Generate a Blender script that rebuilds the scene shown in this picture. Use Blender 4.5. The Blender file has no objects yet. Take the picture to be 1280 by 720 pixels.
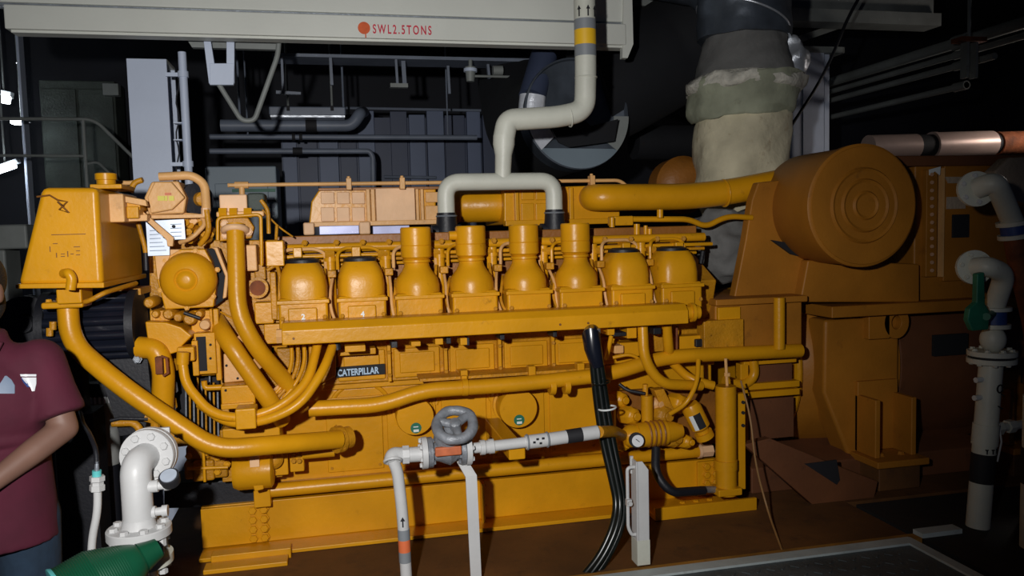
import bpy, bmesh, math, random
from mathutils import Vector, Matrix, Quaternion

# ------------------------------------------------------------------ camera
random.seed(7)
scene = bpy.context.scene
COL = scene.collection
FPX = 1000.0                      # focal length in pixels of a 1280x720 frame
CZ = 1.36                         # lens height above the engine foundation
YAW, PITCH, ROLL = math.radians(12.5), math.atan(0.072), 0.026
F0 = Vector((math.sin(YAW) * math.cos(PITCH), math.cos(YAW) * math.cos(PITCH), -math.sin(PITCH)))
R0 = Vector((math.cos(YAW), -math.sin(YAW), 0))
U0 = R0.cross(F0)
RC = R0 * math.cos(ROLL) - U0 * math.sin(ROLL)
UC = R0 * math.sin(ROLL) + U0 * math.cos(ROLL)
CAM = Vector((0, 0, CZ))
cam_data = bpy.data.cameras.new('camera')
cam = bpy.data.objects.new('camera', cam_data)
COL.objects.link(cam)
cam_data.sensor_width = 36
cam_data.lens = 36 * FPX / 1280
cam_data.clip_start = 0.02
cam.matrix_world = Matrix(((RC.x, UC.x, -F0.x, 0), (RC.y, UC.y, -F0.y, 0), (RC.z, UC.z, -F0.z, CZ), (0, 0, 0, 1)))
scene.camera = cam

# ------------------------------------------------------------------ world, light, exposure
world = bpy.data.worlds.new('world')
scene.world = world
world.use_nodes = True
bg = world.node_tree.nodes['Background']
bg.inputs[0].default_value = (0.28, 0.42, 1.0, 1)
bg.inputs[1].default_value = 0.022
scene.view_settings.view_transform = 'Standard'
scene.view_settings.look = 'None'
scene.view_settings.gamma = 1
scene.view_settings.exposure = 0.12
try:
    scene.view_settings.use_curve_mapping = False
except Exception:
    pass


def spot(name, loc, target, energy, deg, blend, color, size):
    d = bpy.data.lights.new(name, 'SPOT')
    d.energy = energy
    d.spot_size = math.radians(deg)
    d.spot_blend = blend
    d.color = color
    d.shadow_soft_size = size
    o = bpy.data.objects.new(name, d)
    COL.objects.link(o)
    o.location = loc
    o.rotation_euler = (Vector(target) - Vector(loc)).to_track_quat('-Z', 'Y').to_euler()
    return o


# the hand torch that lights the picture, held beside the photographer
TORCH = spot('torch_light', (-0.36, 0.05, 1.58), (0.08, 3.5, 1.16), 365, 90, 1.0, (1.0, 0.98, 0.96), 0.035)


# ------------------------------------------------------------------ pixel helpers (distance always given)
def W(u, v, Y):
    d = F0 + RC * ((u - 640) / FPX) + UC * ((360 - v) / FPX)
    return CAM + d * (Y / d.y)


def G(u, v, z):
    d = F0 + RC * ((u - 640) / FPX) + UC * ((360 - v) / FPX)
    return CAM + d * ((z - CZ) / d.z)


def M(px, p):                      # pixels -> metres at point p
    return px * (Vector(p) - CAM).dot(F0) / FPX


# ------------------------------------------------------------------ mesh builder
def frame(axis):
    a = Vector(axis).normalized()
    h = Vector((0, 0, 1)) if abs(a.z) < 0.9 else Vector((0, 1, 0))
    s = a.cross(h).normalized()
    return a, s, s.cross(a).normalized()


def rounded(pts, rad, n=6):
    pts = [Vector(p) for p in pts]
    out = [pts[0]]
    for i in range(1, len(pts) - 1):
        a, b, c = pts[i - 1], pts[i], pts[i + 1]
        la, lc = (a - b).length, (c - b).length
        r = min(rad, la * 0.48, lc * 0.48)
        p0, p1 = b + (a - b).normalized() * r, b + (c - b).normalized() * r
        for k in range(n + 1):
            t = k / n
            out.append(p0 * (1 - t) ** 2 + b * 2 * t * (1 - t) + p1 * t * t)
    out.append(pts[-1])
    return out


class MB:
    def __init__(self):
        self.v, self.f = [], []

    def add(self, vs, fs):
        o = len(self.v)
        self.v += [Vector(p) for p in vs]
        self.f += [tuple(i + o for i in q) for q in fs]
        return self

    def box(self, c, s, rot=None):
        c = Vector(c)
        vs = []
        for x in (-.5, .5):
            for y in (-.5, .5):
                for z in (-.5, .5):
                    p = Vector((x * s[0], y * s[1], z * s[2]))
                    if rot is not None:
                        p = rot @ p
                    vs.append(c + p)
        return self.add(vs, [(0, 1, 3, 2), (4, 6, 7, 5), (0, 4, 5, 1), (2, 3, 7, 6), (0, 2, 6, 4), (1, 5, 7, 3)])

    def mm(self, x0, x1, y0, y1, z0, z1):
        return self.box(((x0 + x1) / 2, (y0 + y1) / 2, (z0 + z1) / 2), (abs(x1 - x0), abs(y1 - y0), abs(z1 - z0)))

    def pbox(self, u0, v0, u1, v1, Y, d):          # pixel box at distance Y, d metres deep
        a, b = W(u0, (v0 + v1) / 2, Y), W(u1, (v0 + v1) / 2, Y)
        t, l = W((u0 + u1) / 2, v0, Y), W((u0 + u1) / 2, v1, Y)
        return self.mm(a.x, b.x, Y, Y + d, l.z, t.z)

    def prism(self, poly, y0, y1):                 # poly of (x, z)
        n = len(poly)
        ar = sum(poly[i][0] * poly[(i + 1) % n][1] - poly[(i + 1) % n][0] * poly[i][1] for i in range(n))
        if ar < 0:
            poly = poly[::-1]
        vs = [(p[0], y0, p[1]) for p in poly] + [(p[0], y1, p[1]) for p in poly]
        fs = [tuple(range(n)), tuple(range(2 * n - 1, n - 1, -1))]
        fs += [(i, i + n, (i + 1) % n + n, (i + 1) % n) for i in range(n)]
        return self.add(vs, fs)

    def pprism(self, px, Y, d):
        return self.prism([(W(u, v, Y).x, W(u, v, Y).z) for u, v in px], Y, Y + d)

    def xprism(self, poly, x0, x1):                # poly of (y, z)
        n = len(poly)
        ar = sum(poly[i][0] * poly[(i + 1) % n][1] - poly[(i + 1) % n][0] * poly[i][1] for i in range(n))
        if ar < 0:
            poly = poly[::-1]
        vs = [(x0, p[0], p[1]) for p in poly] + [(x1, p[0], p[1]) for p in poly]
        fs = [tuple(range(n - 1, -1, -1)), tuple(range(n, 2 * n))]
        fs += [(i, (i + 1) % n, (i + 1) % n + n, i + n) for i in range(n)]
        return self.add(vs, fs)

    def lathe(self, o, axis, prof, n=24):
        a, s, t = frame(axis)
        o = Vector(o)
        vs, fs = [], []
        for (h, r) in prof:
            for k in range(n):
                q = 2 * math.pi * k / n
                vs.append(o + a * h + (s * math.cos(q) + t * math.sin(q)) * max(r, 1e-5))
        m = len(prof)
        for i in range(m - 1):
            for k in range(n):
                fs.append((i * n + k, i * n + (k + 1) % n, (i + 1) * n + (k + 1) % n, (i + 1) * n + k))
        fs.append(tuple(range(n - 1, -1, -1)))
        fs.append(tuple(range((m - 1) * n, m * n)))
        return self.add(vs, fs)

    def cyl(self, p0, p1, r0, r1=None, n=20):
        p0, p1 = Vector(p0), Vector(p1)
        return self.lathe(p0, p1 - p0, [(0, r0), ((p1 - p0).length, r0 if r1 is None else r1)], n)

    def tube(self, pts, r, n=12, rad=None, seg=6):
        pts = rounded(pts, rad, seg) if rad else [Vector(p) for p in pts]
        rs = r if isinstance(r, (list, tuple)) else [r] * len(pts)
        m = len(pts)
        vs, fs = [], []
        prev = None
        for i, p in enumerate(pts):
            d = (pts[min(i + 1, m - 1)] - pts[max(i - 1, 0)]).normalized()
            if prev is None:
                _, s, t = frame(d)
            else:
                s = (s - d * s.dot(d)).normalized()
                t = s.cross(d).normalized()
                t = d.cross(s).normalized() * -1
            prev = d
            for k in range(n):
                q = 2 * math.pi * k / n
                vs.append(p + (s * math.cos(q) + t * math.sin(q)) * rs[i])
        for i in range(m - 1):
            for k in range(n):
                fs.append((i * n + k, i * n + (k + 1) % n, (i + 1) * n + (k + 1) % n, (i + 1) * n + k))
        fs.append(tuple(range(n - 1, -1, -1)))
        fs.append(tuple(range((m - 1) * n, m * n)))
        return self.add(vs, fs)

    def ring(self, o, axis, R, r, n=28, m=10, a0=0, a1=2 * math.pi):   # torus (or arc)
        a, s, t = frame(axis)
        o = Vector(o)
        full = abs(a1 - a0 - 2 * math.pi) < 1e-4
        cnt = n if full else n + 1
        vs, fs = [], []
        for i in range(cnt):
            q = a0 + (a1 - a0) * i / n
            d = s * math.cos(q) + t * math.sin(q)
            for k in range(m):
                w = 2 * math.pi * k / m
                vs.append(o + d * (R + r * math.cos(w)) + a * r * math.sin(w))
        for i in range(n):
            j = (i + 1) % cnt
            for k in range(m):
                fs.append((i * m + k, j * m + k, j * m + (k + 1) % m, i * m + (k + 1) % m))
        if not full:
            fs.append(tuple(range(m)))
            fs.append(tuple(range(n * m + m - 1, n * m - 1, -1)))
        return self.add(vs, fs)

    def ball(self, c, r, n=16, m=10):
        c = Vector(c)
        rx, ry, rz = r if isinstance(r, (list, tuple, Vector)) else (r, r, r)
        vs, fs = [c + Vector((0, 0, rz))], []
        for i in range(1, m):
            p = math.pi * i / m
            for k in range(n):
                q = 2 * math.pi * k / n
                vs.append(c + Vector((rx * math.sin(p) * math.cos(q), ry * math.sin(p) * math.sin(q), rz * math.cos(p))))
        vs.append(c - Vector((0, 0, rz)))
        for k in range(n):
            fs.append((0, 1 + k, 1 + (k + 1) % n))
            fs.append((len(vs) - 1, 1 + (m - 2) * n + (k + 1) % n, 1 + (m - 2) * n + k))
        for i in range(m - 2):
            for k in range(n):
                fs.append((1 + i * n + k, 1 + (i + 1) * n + k, 1 + (i + 1) * n + (k + 1) % n, 1 + i * n + (k + 1) % n))
        return self.add(vs, fs)

    def mesh(self, name, off=Vector((0, 0, 0)), ang=38):
        me = bpy.data.meshes.new(name)
        me.from_pydata([tuple(p - off) for p in self.v], [], self.f)
        bm = bmesh.new()
        bm.from_mesh(me)
        bmesh.ops.recalc_face_normals(bm, faces=bm.faces)
        bm.to_mesh(me)
        bm.free()
        me.polygons.foreach_set('use_smooth', [True] * len(me.polygons))
        me.set_sharp_from_angle(angle=math.radians(ang))
        return me


def root_of(o):
    while o.parent:
        o = o.parent
    return o


def finish(o, m, bevel, seg=2):
    if m:
        o.data.materials.append(MAT[m] if isinstance(m, str) else m)
    if bevel:
        b = o.modifiers.new('bevel', 'BEVEL')
        b.width = bevel
        b.segments = seg
        b.limit_method = 'ANGLE'
        b.angle_limit = math.radians(38)
        b.use_clamp_overlap = True
        b.harden_normals = True


def tag(o, label=None, cat=None, group=None, kind=None):
    if label: o['label'] = label
    if cat: o['category'] = cat
    if group: o['group'] = group
    if kind: o['kind'] = kind
    return o


def thing(name, label, cat, loc, group=None):
    o = bpy.data.objects.new(name, None)
    COL.objects.link(o)
    o.location = loc
    o.empty_display_size = 0.05
    bpy.context.view_layer.update() if False else None
    return tag(o, label, cat, group)


def part(name, mb, m, parent, bevel=0.0, label=None, ang=38, kind=None):
    off = Vector(root_of(parent).location)
    o = bpy.data.objects.new(name, mb.mesh(name, off, ang))
    COL.objects.link(o)
    o.parent = parent
    finish(o, m, bevel)
    if label: o['label'] = label
    if kind: o['kind'] = kind
    return o


def solo(name, mb, m, label=None, cat=None, group=None, kind=None, bevel=0.0, ang=38):
    xs = [p.x for p in mb.v]; ys = [p.y for p in mb.v]; zs = [p.z for p in mb.v]
    off = Vector(((min(xs) + max(xs)) / 2, (min(ys) + max(ys)) / 2, min(zs)))
    o = bpy.data.objects.new(name, mb.mesh(name, off, ang))
    COL.objects.link(o)
    o.location = off
    finish(o, m, bevel)
    return tag(o, label, cat, group, kind)


_hex = {}


def bolt(p, axis, r, m, parent, name='bolt', washer=True):
    """hexagon bolt head, shared mesh, unit radius"""
    if m not in _hex:
        b = MB()
        b.lathe((0, 0, 0), (0, 0, 1), [(0, 1.25), (0.22, 1.25), (0.22, 1.0), (0.8, 1.0), (0.95, 0.85)], 6)
        me = b.mesh('bolt', ang=20)
        me.materials.append(MAT[m])
        _hex[m] = me
    o = bpy.data.objects.new(name, _hex[m])
    COL.objects.link(o)
    o.parent = parent
    o.location = Vector(p) - Vector(root_of(parent).location)
    o.rotation_mode = 'QUATERNION'
    o.rotation_quaternion = Vector((0, 0, 1)).rotation_difference(Vector(axis).normalized())
    o.scale = (r, r, r)
    return o


def bolt_ring(c, axis, R, n, r, m, parent, a0=0.0):
    a, s, t = frame(axis)
    for k in range(n):
        q = a0 + 2 * math.pi * k / n
        bolt(Vector(c) + (s * math.cos(q) + t * math.sin(q)) * R, axis, r, m, parent)


def text_part(txt, size, loc, m, parent, name='lettering', extrude=0.0015, rotz=0, sx=1.0, rot=None, spacing=1.0, bold=0.0):
    cu = bpy.data.curves.new('txt', 'FONT')
    cu.body = txt
    cu.size = size
    cu.extrude = extrude
    cu.offset = bold
    cu.space_character = spacing
    cu.align_x = 'LEFT'
    tmp = bpy.data.objects.new('txt', cu)
    me = bpy.data.meshes.new_from_object(tmp)
    bpy.data.objects.remove(tmp)
    o = bpy.data.objects.new(name, me)
    me.materials.clear()
    me.materials.append(MAT[m])
    COL.objects.link(o)
    o.parent = parent
    o.location = Vector(loc) - Vector(root_of(parent).location)
    o.rotation_euler = rot if rot else (math.pi / 2, 0, rotz)
    o.scale = (sx, 1, 1)
    return o


# ------------------------------------------------------------------ materials
MAT = {}


def mat(name, col, rough=0.5, metal=0.0, var=0.25, scale=6.0, bump=0.0, bscale=60.0, dirt=None, dirt_amt=0.0, emit=None, estr=0.0, coat=0.0):
    m = bpy.data.materials.new(name)
    m.use_nodes = True
    nt = m.node_tree
    N, L = nt.nodes, nt.links
    b = N['Principled BSDF']
    b.inputs['Roughness'].default_value = rough
    b.inputs['Metallic'].default_value = metal
    if coat:
        b.inputs['Coat Weight'].default_value = coat
        b.inputs['Coat Roughness'].default_value = 0.12
    tc = N.new('ShaderNodeTexCoord')
    n1 = N.new('ShaderNodeTexNoise')
    n1.inputs['Scale'].default_value = scale
    n1.inputs['Detail'].default_value = 6
    L.new(tc.outputs['Object'], n1.inputs['Vector'])
    ramp = N.new('ShaderNodeValToRGB')
    c = Vector(col)
    ramp.color_ramp.elements[0].position = 0.30
    ramp.color_ramp.elements[1].position = 0.70
    ramp.color_ramp.elements[0].color = (*(c * (1 - var)), 1)
    ramp.color_ramp.elements[1].color = (*(min(1, q * (1 + var * 0.5)) for q in c), 1)
    L.new(n1.outputs['Fac'], ramp.inputs['Fac'])
    out = ramp.outputs['Color']
    if dirt:
        n2 = N.new('ShaderNodeTexNoise')
        n2.inputs['Scale'].default_value = scale * 3.1
        n2.inputs['Detail'].default_value = 9
        n2.inputs['Roughness'].default_value = 0.7
        L.new(tc.outputs['Object'], n2.inputs['Vector'])
        r2 = N.new('ShaderNodeValToRGB')
        r2.color_ramp.elements[0].position = 0.68 - 0.25 * dirt_amt
        r2.color_ramp.elements[1].position = 0.92 - 0.20 * dirt_amt
        L.new(n2.outputs['Fac'], r2.inputs['Fac'])
        mix = N.new('ShaderNodeMix')
        mix.data_type = 'RGBA'
        L.new(r2.outputs['Color'], mix.inputs['Factor'])
        L.new(out, mix.inputs['A'])
        mix.inputs['B'].default_value = (*dirt, 1)
        out = mix.outputs['Result']
    L.new(out, b.inputs['Base Color'])
    if bump:
        n3 = N.new('ShaderNodeTexNoise')
        n3.inputs['Scale'].default_value = bscale
        n3.inputs['Detail'].default_value = 4
        L.new(tc.outputs['Object'], n3.inputs['Vector'])
        bp = N.new('ShaderNodeBump')
        bp.inputs['Strength'].default_value = bump
        bp.inputs['Distance'].default_value = 0.01
        L.new(n3.outputs['Fac'], bp.inputs['Height'])
        L.new(bp.outputs['Normal'], b.inputs['Normal'])
    if emit:
        b.inputs['Emission Color'].default_value = (*emit, 1)
        b.inputs['Emission Strength'].default_value = estr
    MAT[name] = m
    return m


mat('yellow', (0.67, 0.305, 0.006), 0.34, var=0.16, scale=4, bump=0.12, bscale=45, dirt=(0.10, 0.04, 0.008), dirt_amt=0.22)
mat('yellow_cast', (0.56, 0.25, 0.010), 0.42, var=0.3, scale=9, bump=0.35, bscale=90, dirt=(0.07, 0.03, 0.008), dirt_amt=0.45)
mat('peach', (0.72, 0.40, 0.15), 0.45, var=0.18, scale=6, bump=0.15, bscale=60, dirt=(0.25, 0.12, 0.04), dirt_amt=0.25)
mat('pale_pink', (0.80, 0.50, 0.28), 0.5, var=0.15, scale=8, bump=0.1)
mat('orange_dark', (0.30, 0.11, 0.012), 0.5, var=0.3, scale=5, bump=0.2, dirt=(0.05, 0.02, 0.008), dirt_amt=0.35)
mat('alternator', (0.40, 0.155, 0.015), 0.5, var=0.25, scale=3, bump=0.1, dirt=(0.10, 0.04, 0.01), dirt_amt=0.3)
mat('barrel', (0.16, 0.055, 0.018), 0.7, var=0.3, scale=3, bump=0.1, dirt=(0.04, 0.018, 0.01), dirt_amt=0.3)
mat('foundation', (0.13, 0.052, 0.012), 0.7, var=0.5, scale=2.2, bump=0.25, bscale=20, dirt=(0.04, 0.018, 0.008), dirt_amt=0.6)
mat('foundation_edge', (0.36, 0.17, 0.03), 0.55, var=0.4, scale=6, dirt=(0.08, 0.04, 0.01), dirt_amt=0.6)
mat('rust', (0.20, 0.055, 0.015), 0.8, var=0.5, scale=14, bump=0.4, dirt=(0.05, 0.02, 0.01), dirt_amt=0.4)
mat('white', (0.58, 0.585, 0.585), 0.42, var=0.10, scale=5, bump=0.1, bscale=30, dirt=(0.35, 0.32, 0.24), dirt_amt=0.12)
mat('white_blue', (0.60, 0.68, 0.84), 0.45, var=0.08, scale=3, bump=0.05, dirt=(0.40, 0.40, 0.36), dirt_amt=0.08)
mat('cream', (0.60, 0.61, 0.53), 0.45, var=0.12, scale=5, bump=0.1, dirt=(0.30, 0.27, 0.18), dirt_amt=0.15)
mat('beam_white', (0.70, 0.72, 0.66), 0.5, var=0.10, scale=1.6, bump=0.06, dirt=(0.36, 0.36, 0.28), dirt_amt=0.12)
mat('grey_band', (0.23, 0.25, 0.27), 0.45, var=0.1)
mat('yellow_band', (0.85, 0.50, 0.02), 0.45, var=0.08)
mat('orange_band', (0.75, 0.17, 0.06), 0.5, var=0.1)
mat('black_band', (0.012, 0.012, 0.015), 0.75, var=0.2)
mat('rubber', (0.010, 0.011, 0.016), 0.5, var=0.3, bump=0.1, bscale=80)
mat('black_gloss', (0.008, 0.010, 0.018), 0.22, var=0.2, scale=8)
mat('cable_green', (0.005, 0.008, 0.007), 0.28, var=0.4, scale=20)
mat('steel_grey', (0.30, 0.33, 0.37), 0.42, metal=0.5, var=0.2, scale=12, bump=0.2, dirt=(0.14, 0.12, 0.10), dirt_amt=0.3)
mat('valve_grey', (0.22, 0.235, 0.26), 0.45, metal=0.1, var=0.35, scale=18, bump=0.4, bscale=50, dirt=(0.40, 0.16, 0.07), dirt_amt=0.25)
mat('red_lead', (0.62, 0.16, 0.06), 0.55, var=0.3, scale=20)
mat('foil', (0.62, 0.66, 0.72), 0.35, metal=0.6, var=0.15, scale=7, bump=0.5, bscale=14)
mat('foil_bright', (0.78, 0.82, 0.90), 0.35, metal=0.2, var=0.2, scale=14, bump=0.5, bscale=30)
mat('strip_metal', (0.34, 0.36, 0.56), 0.4, metal=0.2, var=0.25, scale=9)
mat('duct_sheet', (0.10, 0.12, 0.15), 0.4, metal=0.4, var=0.4, scale=6, bump=0.3, bscale=12)
mat('lagging', (0.66, 0.60, 0.42), 0.85, var=0.35, scale=4, bump=0.9, bscale=16, dirt=(0.26, 0.15, 0.06), dirt_amt=0.45)
mat('lagging_green', (0.34, 0.36, 0.26), 0.8, var=0.35, scale=5, bump=0.6, bscale=18, dirt=(0.12, 0.12, 0.08), dirt_amt=0.3)
mat('lagging_grey', (0.16, 0.16, 0.155), 0.8, var=0.3, scale=5, bump=0.6, bscale=18, dirt=(0.08, 0.08, 0.08), dirt_amt=0.3)
mat('lagging_torn', (0.62, 0.60, 0.52), 0.9, var=0.3, scale=20, bump=0.8, bscale=40)
mat('black_lagging', (0.005, 0.006, 0.009), 0.85, var=0.3, scale=3, bump=0.3, bscale=12)
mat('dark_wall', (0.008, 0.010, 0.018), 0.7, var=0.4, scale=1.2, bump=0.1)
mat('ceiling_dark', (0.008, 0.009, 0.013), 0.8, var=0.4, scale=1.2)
mat('panel_blue', (0.12, 0.155, 0.25), 0.5, var=0.15, scale=2)
mat('panel_dark', (0.05, 0.066, 0.12), 0.5, var=0.2, scale=2)
mat('cabinet_grey', (0.22, 0.28, 0.33), 0.5, var=0.12, scale=2)
mat('pipe_grey', (0.17, 0.20, 0.26), 0.45, var=0.2, scale=6)
mat('pipe_dim', (0.24, 0.26, 0.25), 0.5, var=0.25, scale=4, dirt=(0.08, 0.07, 0.05), dirt_amt=0.3)
mat('old_green', (0.05, 0.065, 0.055), 0.65, var=0.5, scale=5, bump=0.4, dirt=(0.03, 0.03, 0.03), dirt_amt=0.6)
mat('deck_plate', (0.085, 0.10, 0.105), 0.65, var=0.4, scale=5, bump=0.4, bscale=70, dirt=(0.03, 0.03, 0.03), dirt_amt=0.4)
mat('edge_trim', (0.46, 0.52, 0.52), 0.5, var=0.2, scale=6, dirt=(0.22, 0.22, 0.16), dirt_amt=0.35)
mat('dark_floor', (0.014, 0.013, 0.013), 0.8, var=0.5, scale=3, bump=0.3, bscale=20)
mat('red_paint', (0.66, 0.012, 0.05), 0.5, var=0.15, scale=30)
mat('orange_paint', (0.72, 0.11, 0.015), 0.5, var=0.15, scale=30)
mat('black_paint', (0.012, 0.012, 0.016), 0.85, var=0.1)
mat('plate_black', (0.012, 0.013, 0.015), 0.8, var=0.1)
mat('plate_letter', (0.42, 0.58, 0.74), 0.4, var=0.05)
mat('silver_plate', (0.60, 0.68, 0.80), 0.40, metal=0.25, var=0.16, scale=14)
mat('plate_ink', (0.20, 0.26, 0.36), 0.5, var=0.1)
mat('sticker_green', (0.02, 0.16, 0.10), 0.4, var=0.1)
mat('sticker_white', (0.75, 0.80, 0.80), 0.4, var=0.05)
mat('decal_yellow', (0.62, 0.55, 0.05), 0.5, var=0.1)
mat('decal_brown', (0.20, 0.075, 0.008), 0.6, var=0.3, scale=40)
mat('green_plastic', (0.006, 0.085, 0.040), 0.38, var=0.2, scale=6)
mat('cyan_rim', (0.12, 0.55, 0.55), 0.4, var=0.1)
mat('green_paint', (0.015, 0.15, 0.085), 0.5, var=0.3, scale=12)
mat('blue_paint', (0.02, 0.055, 0.22), 0.5, var=0.2)
mat('filter_grey', (0.28, 0.29, 0.28), 0.5, var=0.15)
mat('gauge_face', (0.75, 0.77, 0.80), 0.35, var=0.05)
mat('tan_cloth', (0.42, 0.33, 0.24), 0.85, var=0.2, bump=0.4)
mat('pink_clad', (0.62, 0.46, 0.40), 0.40, metal=0.3, var=0.15, scale=5)
mat('copper_wire', (0.32, 0.17, 0.06), 0.5, var=0.2)
mat('skin', (0.20, 0.105, 0.075), 0.55, var=0.12, scale=8)
mat('hair', (0.006, 0.005, 0.005), 0.7, var=0.3, scale=60, bump=0.6, bscale=120)
mat('shirt', (0.080, 0.006, 0.022), 0.85, var=0.2, scale=8, bump=0.35, bscale=9)
mat('jeans', (0.014, 0.034, 0.065), 0.9, var=0.3, scale=12, bump=0.3, bscale=30)
mat('shoe', (0.02, 0.018, 0.016), 0.5, var=0.2)
mat('eye_white', (0.7, 0.7, 0.68), 0.3, var=0.02)
mat('lamp_glow', (0.9, 0.95, 1.0), 0.4, var=0.0, emit=(0.85, 0.93, 1.0), estr=14)
mat('lamp_body', (0.45, 0.48, 0.5), 0.5, var=0.1)
for _n in ('yellow', 'yellow_cast', 'peach', 'pale_pink', 'alternator'):
    MAT[_n].node_tree.nodes['Principled BSDF'].inputs['Specular IOR Level'].default_value = 0.34

# ================================================================== SETTING
FLOOR = -0.31
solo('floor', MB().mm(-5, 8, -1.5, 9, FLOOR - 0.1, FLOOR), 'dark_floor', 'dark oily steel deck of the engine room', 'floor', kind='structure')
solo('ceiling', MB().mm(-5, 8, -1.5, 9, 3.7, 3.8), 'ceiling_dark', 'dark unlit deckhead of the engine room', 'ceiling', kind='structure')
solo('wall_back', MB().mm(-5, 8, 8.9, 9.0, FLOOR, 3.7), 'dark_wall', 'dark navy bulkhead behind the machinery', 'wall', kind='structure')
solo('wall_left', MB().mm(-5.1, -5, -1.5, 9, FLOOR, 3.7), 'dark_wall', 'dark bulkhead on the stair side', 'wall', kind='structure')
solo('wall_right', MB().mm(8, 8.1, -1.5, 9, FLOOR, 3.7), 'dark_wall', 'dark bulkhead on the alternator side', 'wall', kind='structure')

# raised brown engine foundation
fb = G(930, 703, 0.0)
FY = fb.y
c = G(1136, 672, 0.02)
PX1, PY1 = c.x, c.y
t = thing('engine_foundation', 'brown painted steel foundation under the yellow base rail', 'foundation', (1.6, 4.3, FLOOR))
part('top_plate', MB().mm(-0.82, PX1 + .06, FY, 5.3, -0.03, 0.0), 'foundation', t, 0.004)
part('top_plate', MB().mm(PX1 + .06, 6.6, 3.36, 5.3, -0.03, 0.0), 'foundation', t, 0.004)
part('edge_lip', MB().mm(-0.82, PX1 + .06, FY, FY + .045, 0.0, 0.014), 'foundation_edge', t, 0.003)
part('edge_plate', MB().mm(-0.82, PX1 + .06, FY - 0.012, FY, FLOOR, 0.014), 'foundation_edge', t)
for i in range(7):
    part('web_plate', MB().mm(-0.8 + i * 1.2, -0.78 + i * 1.2, (FY + 0.02 if -0.8 + i * 1.2 < PX1 else 3.38), 5.25, FLOOR, -0.03), 'foundation', t)

# floor plate with pale angle edge
PLX = 0.80
c = G(1136, 672, 0.02)
PX1, PY1 = c.x, c.y
t = thing('floor_plate', 'dark chequered floor plate with pale painted edge strip', 'floor plate', ((PLX + PX1) / 2, 2.4, FLOOR))
part('plate', MB().mm(PLX, PX1, 1.2, PY1, -0.005, 0.012), 'deck_plate', t)
ew = 0.055
part('edge_strip', MB().mm(PLX, PX1, PY1 - ew, PY1, 0.0125, 0.022).mm(PLX, PX1, PY1, PY1 + 0.006, -0.06, 0.022), 'edge_trim', t)
part('edge_strip', MB().mm(PX1 - 0.04, PX1, 1.2, PY1 - ew, 0.0125, 0.022).mm(PX1, PX1 + 0.006, 1.2, PY1, -0.06, 0.022), 'edge_trim', t)
stud = MB()
for i in range(26):
    for j in range(22):
        x, y = PLX + .08 + i * (PX1 - PLX - .16) / 26, 1.25 + j * 0.075
        if y < PY1 - 0.08:
            a = math.radians(45 if (i + j) % 2 else -45)
            stud.box((x, y, 0.0135), (0.032, 0.007, 0.003), Matrix.Rotation(a, 3, 'Z'))
part('tread_studs', stud, 'deck_plate', t, kind='stuff')
for x in (PLX + .05, PX1 - 0.05):
    for y in (1.25, PY1 - 0.05):
        part('leg', MB().mm(x - 0.02, x + 0.02, y - 0.02, y + 0.02, FLOOR, -0.005), 'edge_trim', t)
# dark deck that the pipes on the alternator side come through
RX0 = PX1 + 0.10
solo('floor_pipe_deck', MB().mm(RX0, 7.5, 0.8, 3.35, FLOOR, -0.01), 'dark_floor', 'dark greasy deck plating around the valve pipes', 'floor', kind='structure')
solo('cover_plate', MB().pprism([(1150, 668), (1195, 655), (1190, 663), (1152, 674)], PY1 + 0.1, 0.0).box(G(1170, 664, 0.0), (0.16, 0.07, 0.02)) if False else
     MB().box(G(1172, 664, 0.0) , (0.2, 0.06, 0.02)), 'edge_trim', 'short grey flat strip lying on the dark deck by the plate corner', 'strip')

# ------------------------------------------------------------------ crane beam
BY = 4.25
zb = W(400, 49, BY).z
zg = W(400, 17.5, BY).z
xb0, xb1 = W(6, 40, BY).x, W(783, 59, BY).x
t = thing('crane_beam', 'white painted overhead lifting beam with stencilled red load mark', 'beam', ((xb0 + xb1) / 2, BY + 0.15, zb))
part('lower_flange', MB().mm(xb0, xb1, BY, BY + 0.10, zb + 0.012, zg), 'beam_white', t, 0.006)
part('soffit_plate', MB().mm(xb0 + .02, xb1 + 0.03, BY + 0.02, BY + 0.10, zb, zb + 0.012), 'beam_white', t)
part('upper_web', MB().mm(xb0 - 0.6, xb1, BY + 0.025, BY + 0.10, zg + 0.016, zg + 0.42), 'beam_white', t, 0.006)
part('joint_strip', MB().mm(xb0 - 0.3, xb1, BY + 0.04, BY + 0.09, zg, zg + 0.016), 'steel_grey', t)
zz = W(785, 72, BY).z
part('end_plate', MB().prism([(xb1, zg + 0.35), (xb1 + 0.04, zg + 0.35), (xb1 + 0.045, zb + 0.02), (xb1 + 0.01, zz), (xb1 - 0.02, zz)], BY + 0.01, BY + 0.05), 'beam_white', t)
p = W(455, 35, BY)
part('load_mark_dot', MB().lathe((p.x, BY - 0.0015, p.z), (0, 1, 0), [(0, M(7.6, p)), (0.0015, M(7.6, p))], 28), 'orange_paint', t, label='round orange red paint dot')
part('load_mark_drip', MB().mm(p.x + .004, p.x + .010, BY - 0.0012, BY, p.z - M(12, p), p.z - M(6, p)), 'orange_paint', t)
p = W(466, 42, BY)
tx = text_part('SWL2.5TONS', M(15.5, p), (p.x, BY - 0.002, p.z - M(-0.5, p)), 'red_paint', t, name='load_lettering', sx=0.62, spacing=1.40, bold=0.001)
tx.rotation_euler = (math.pi / 2, 0, 0)

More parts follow.
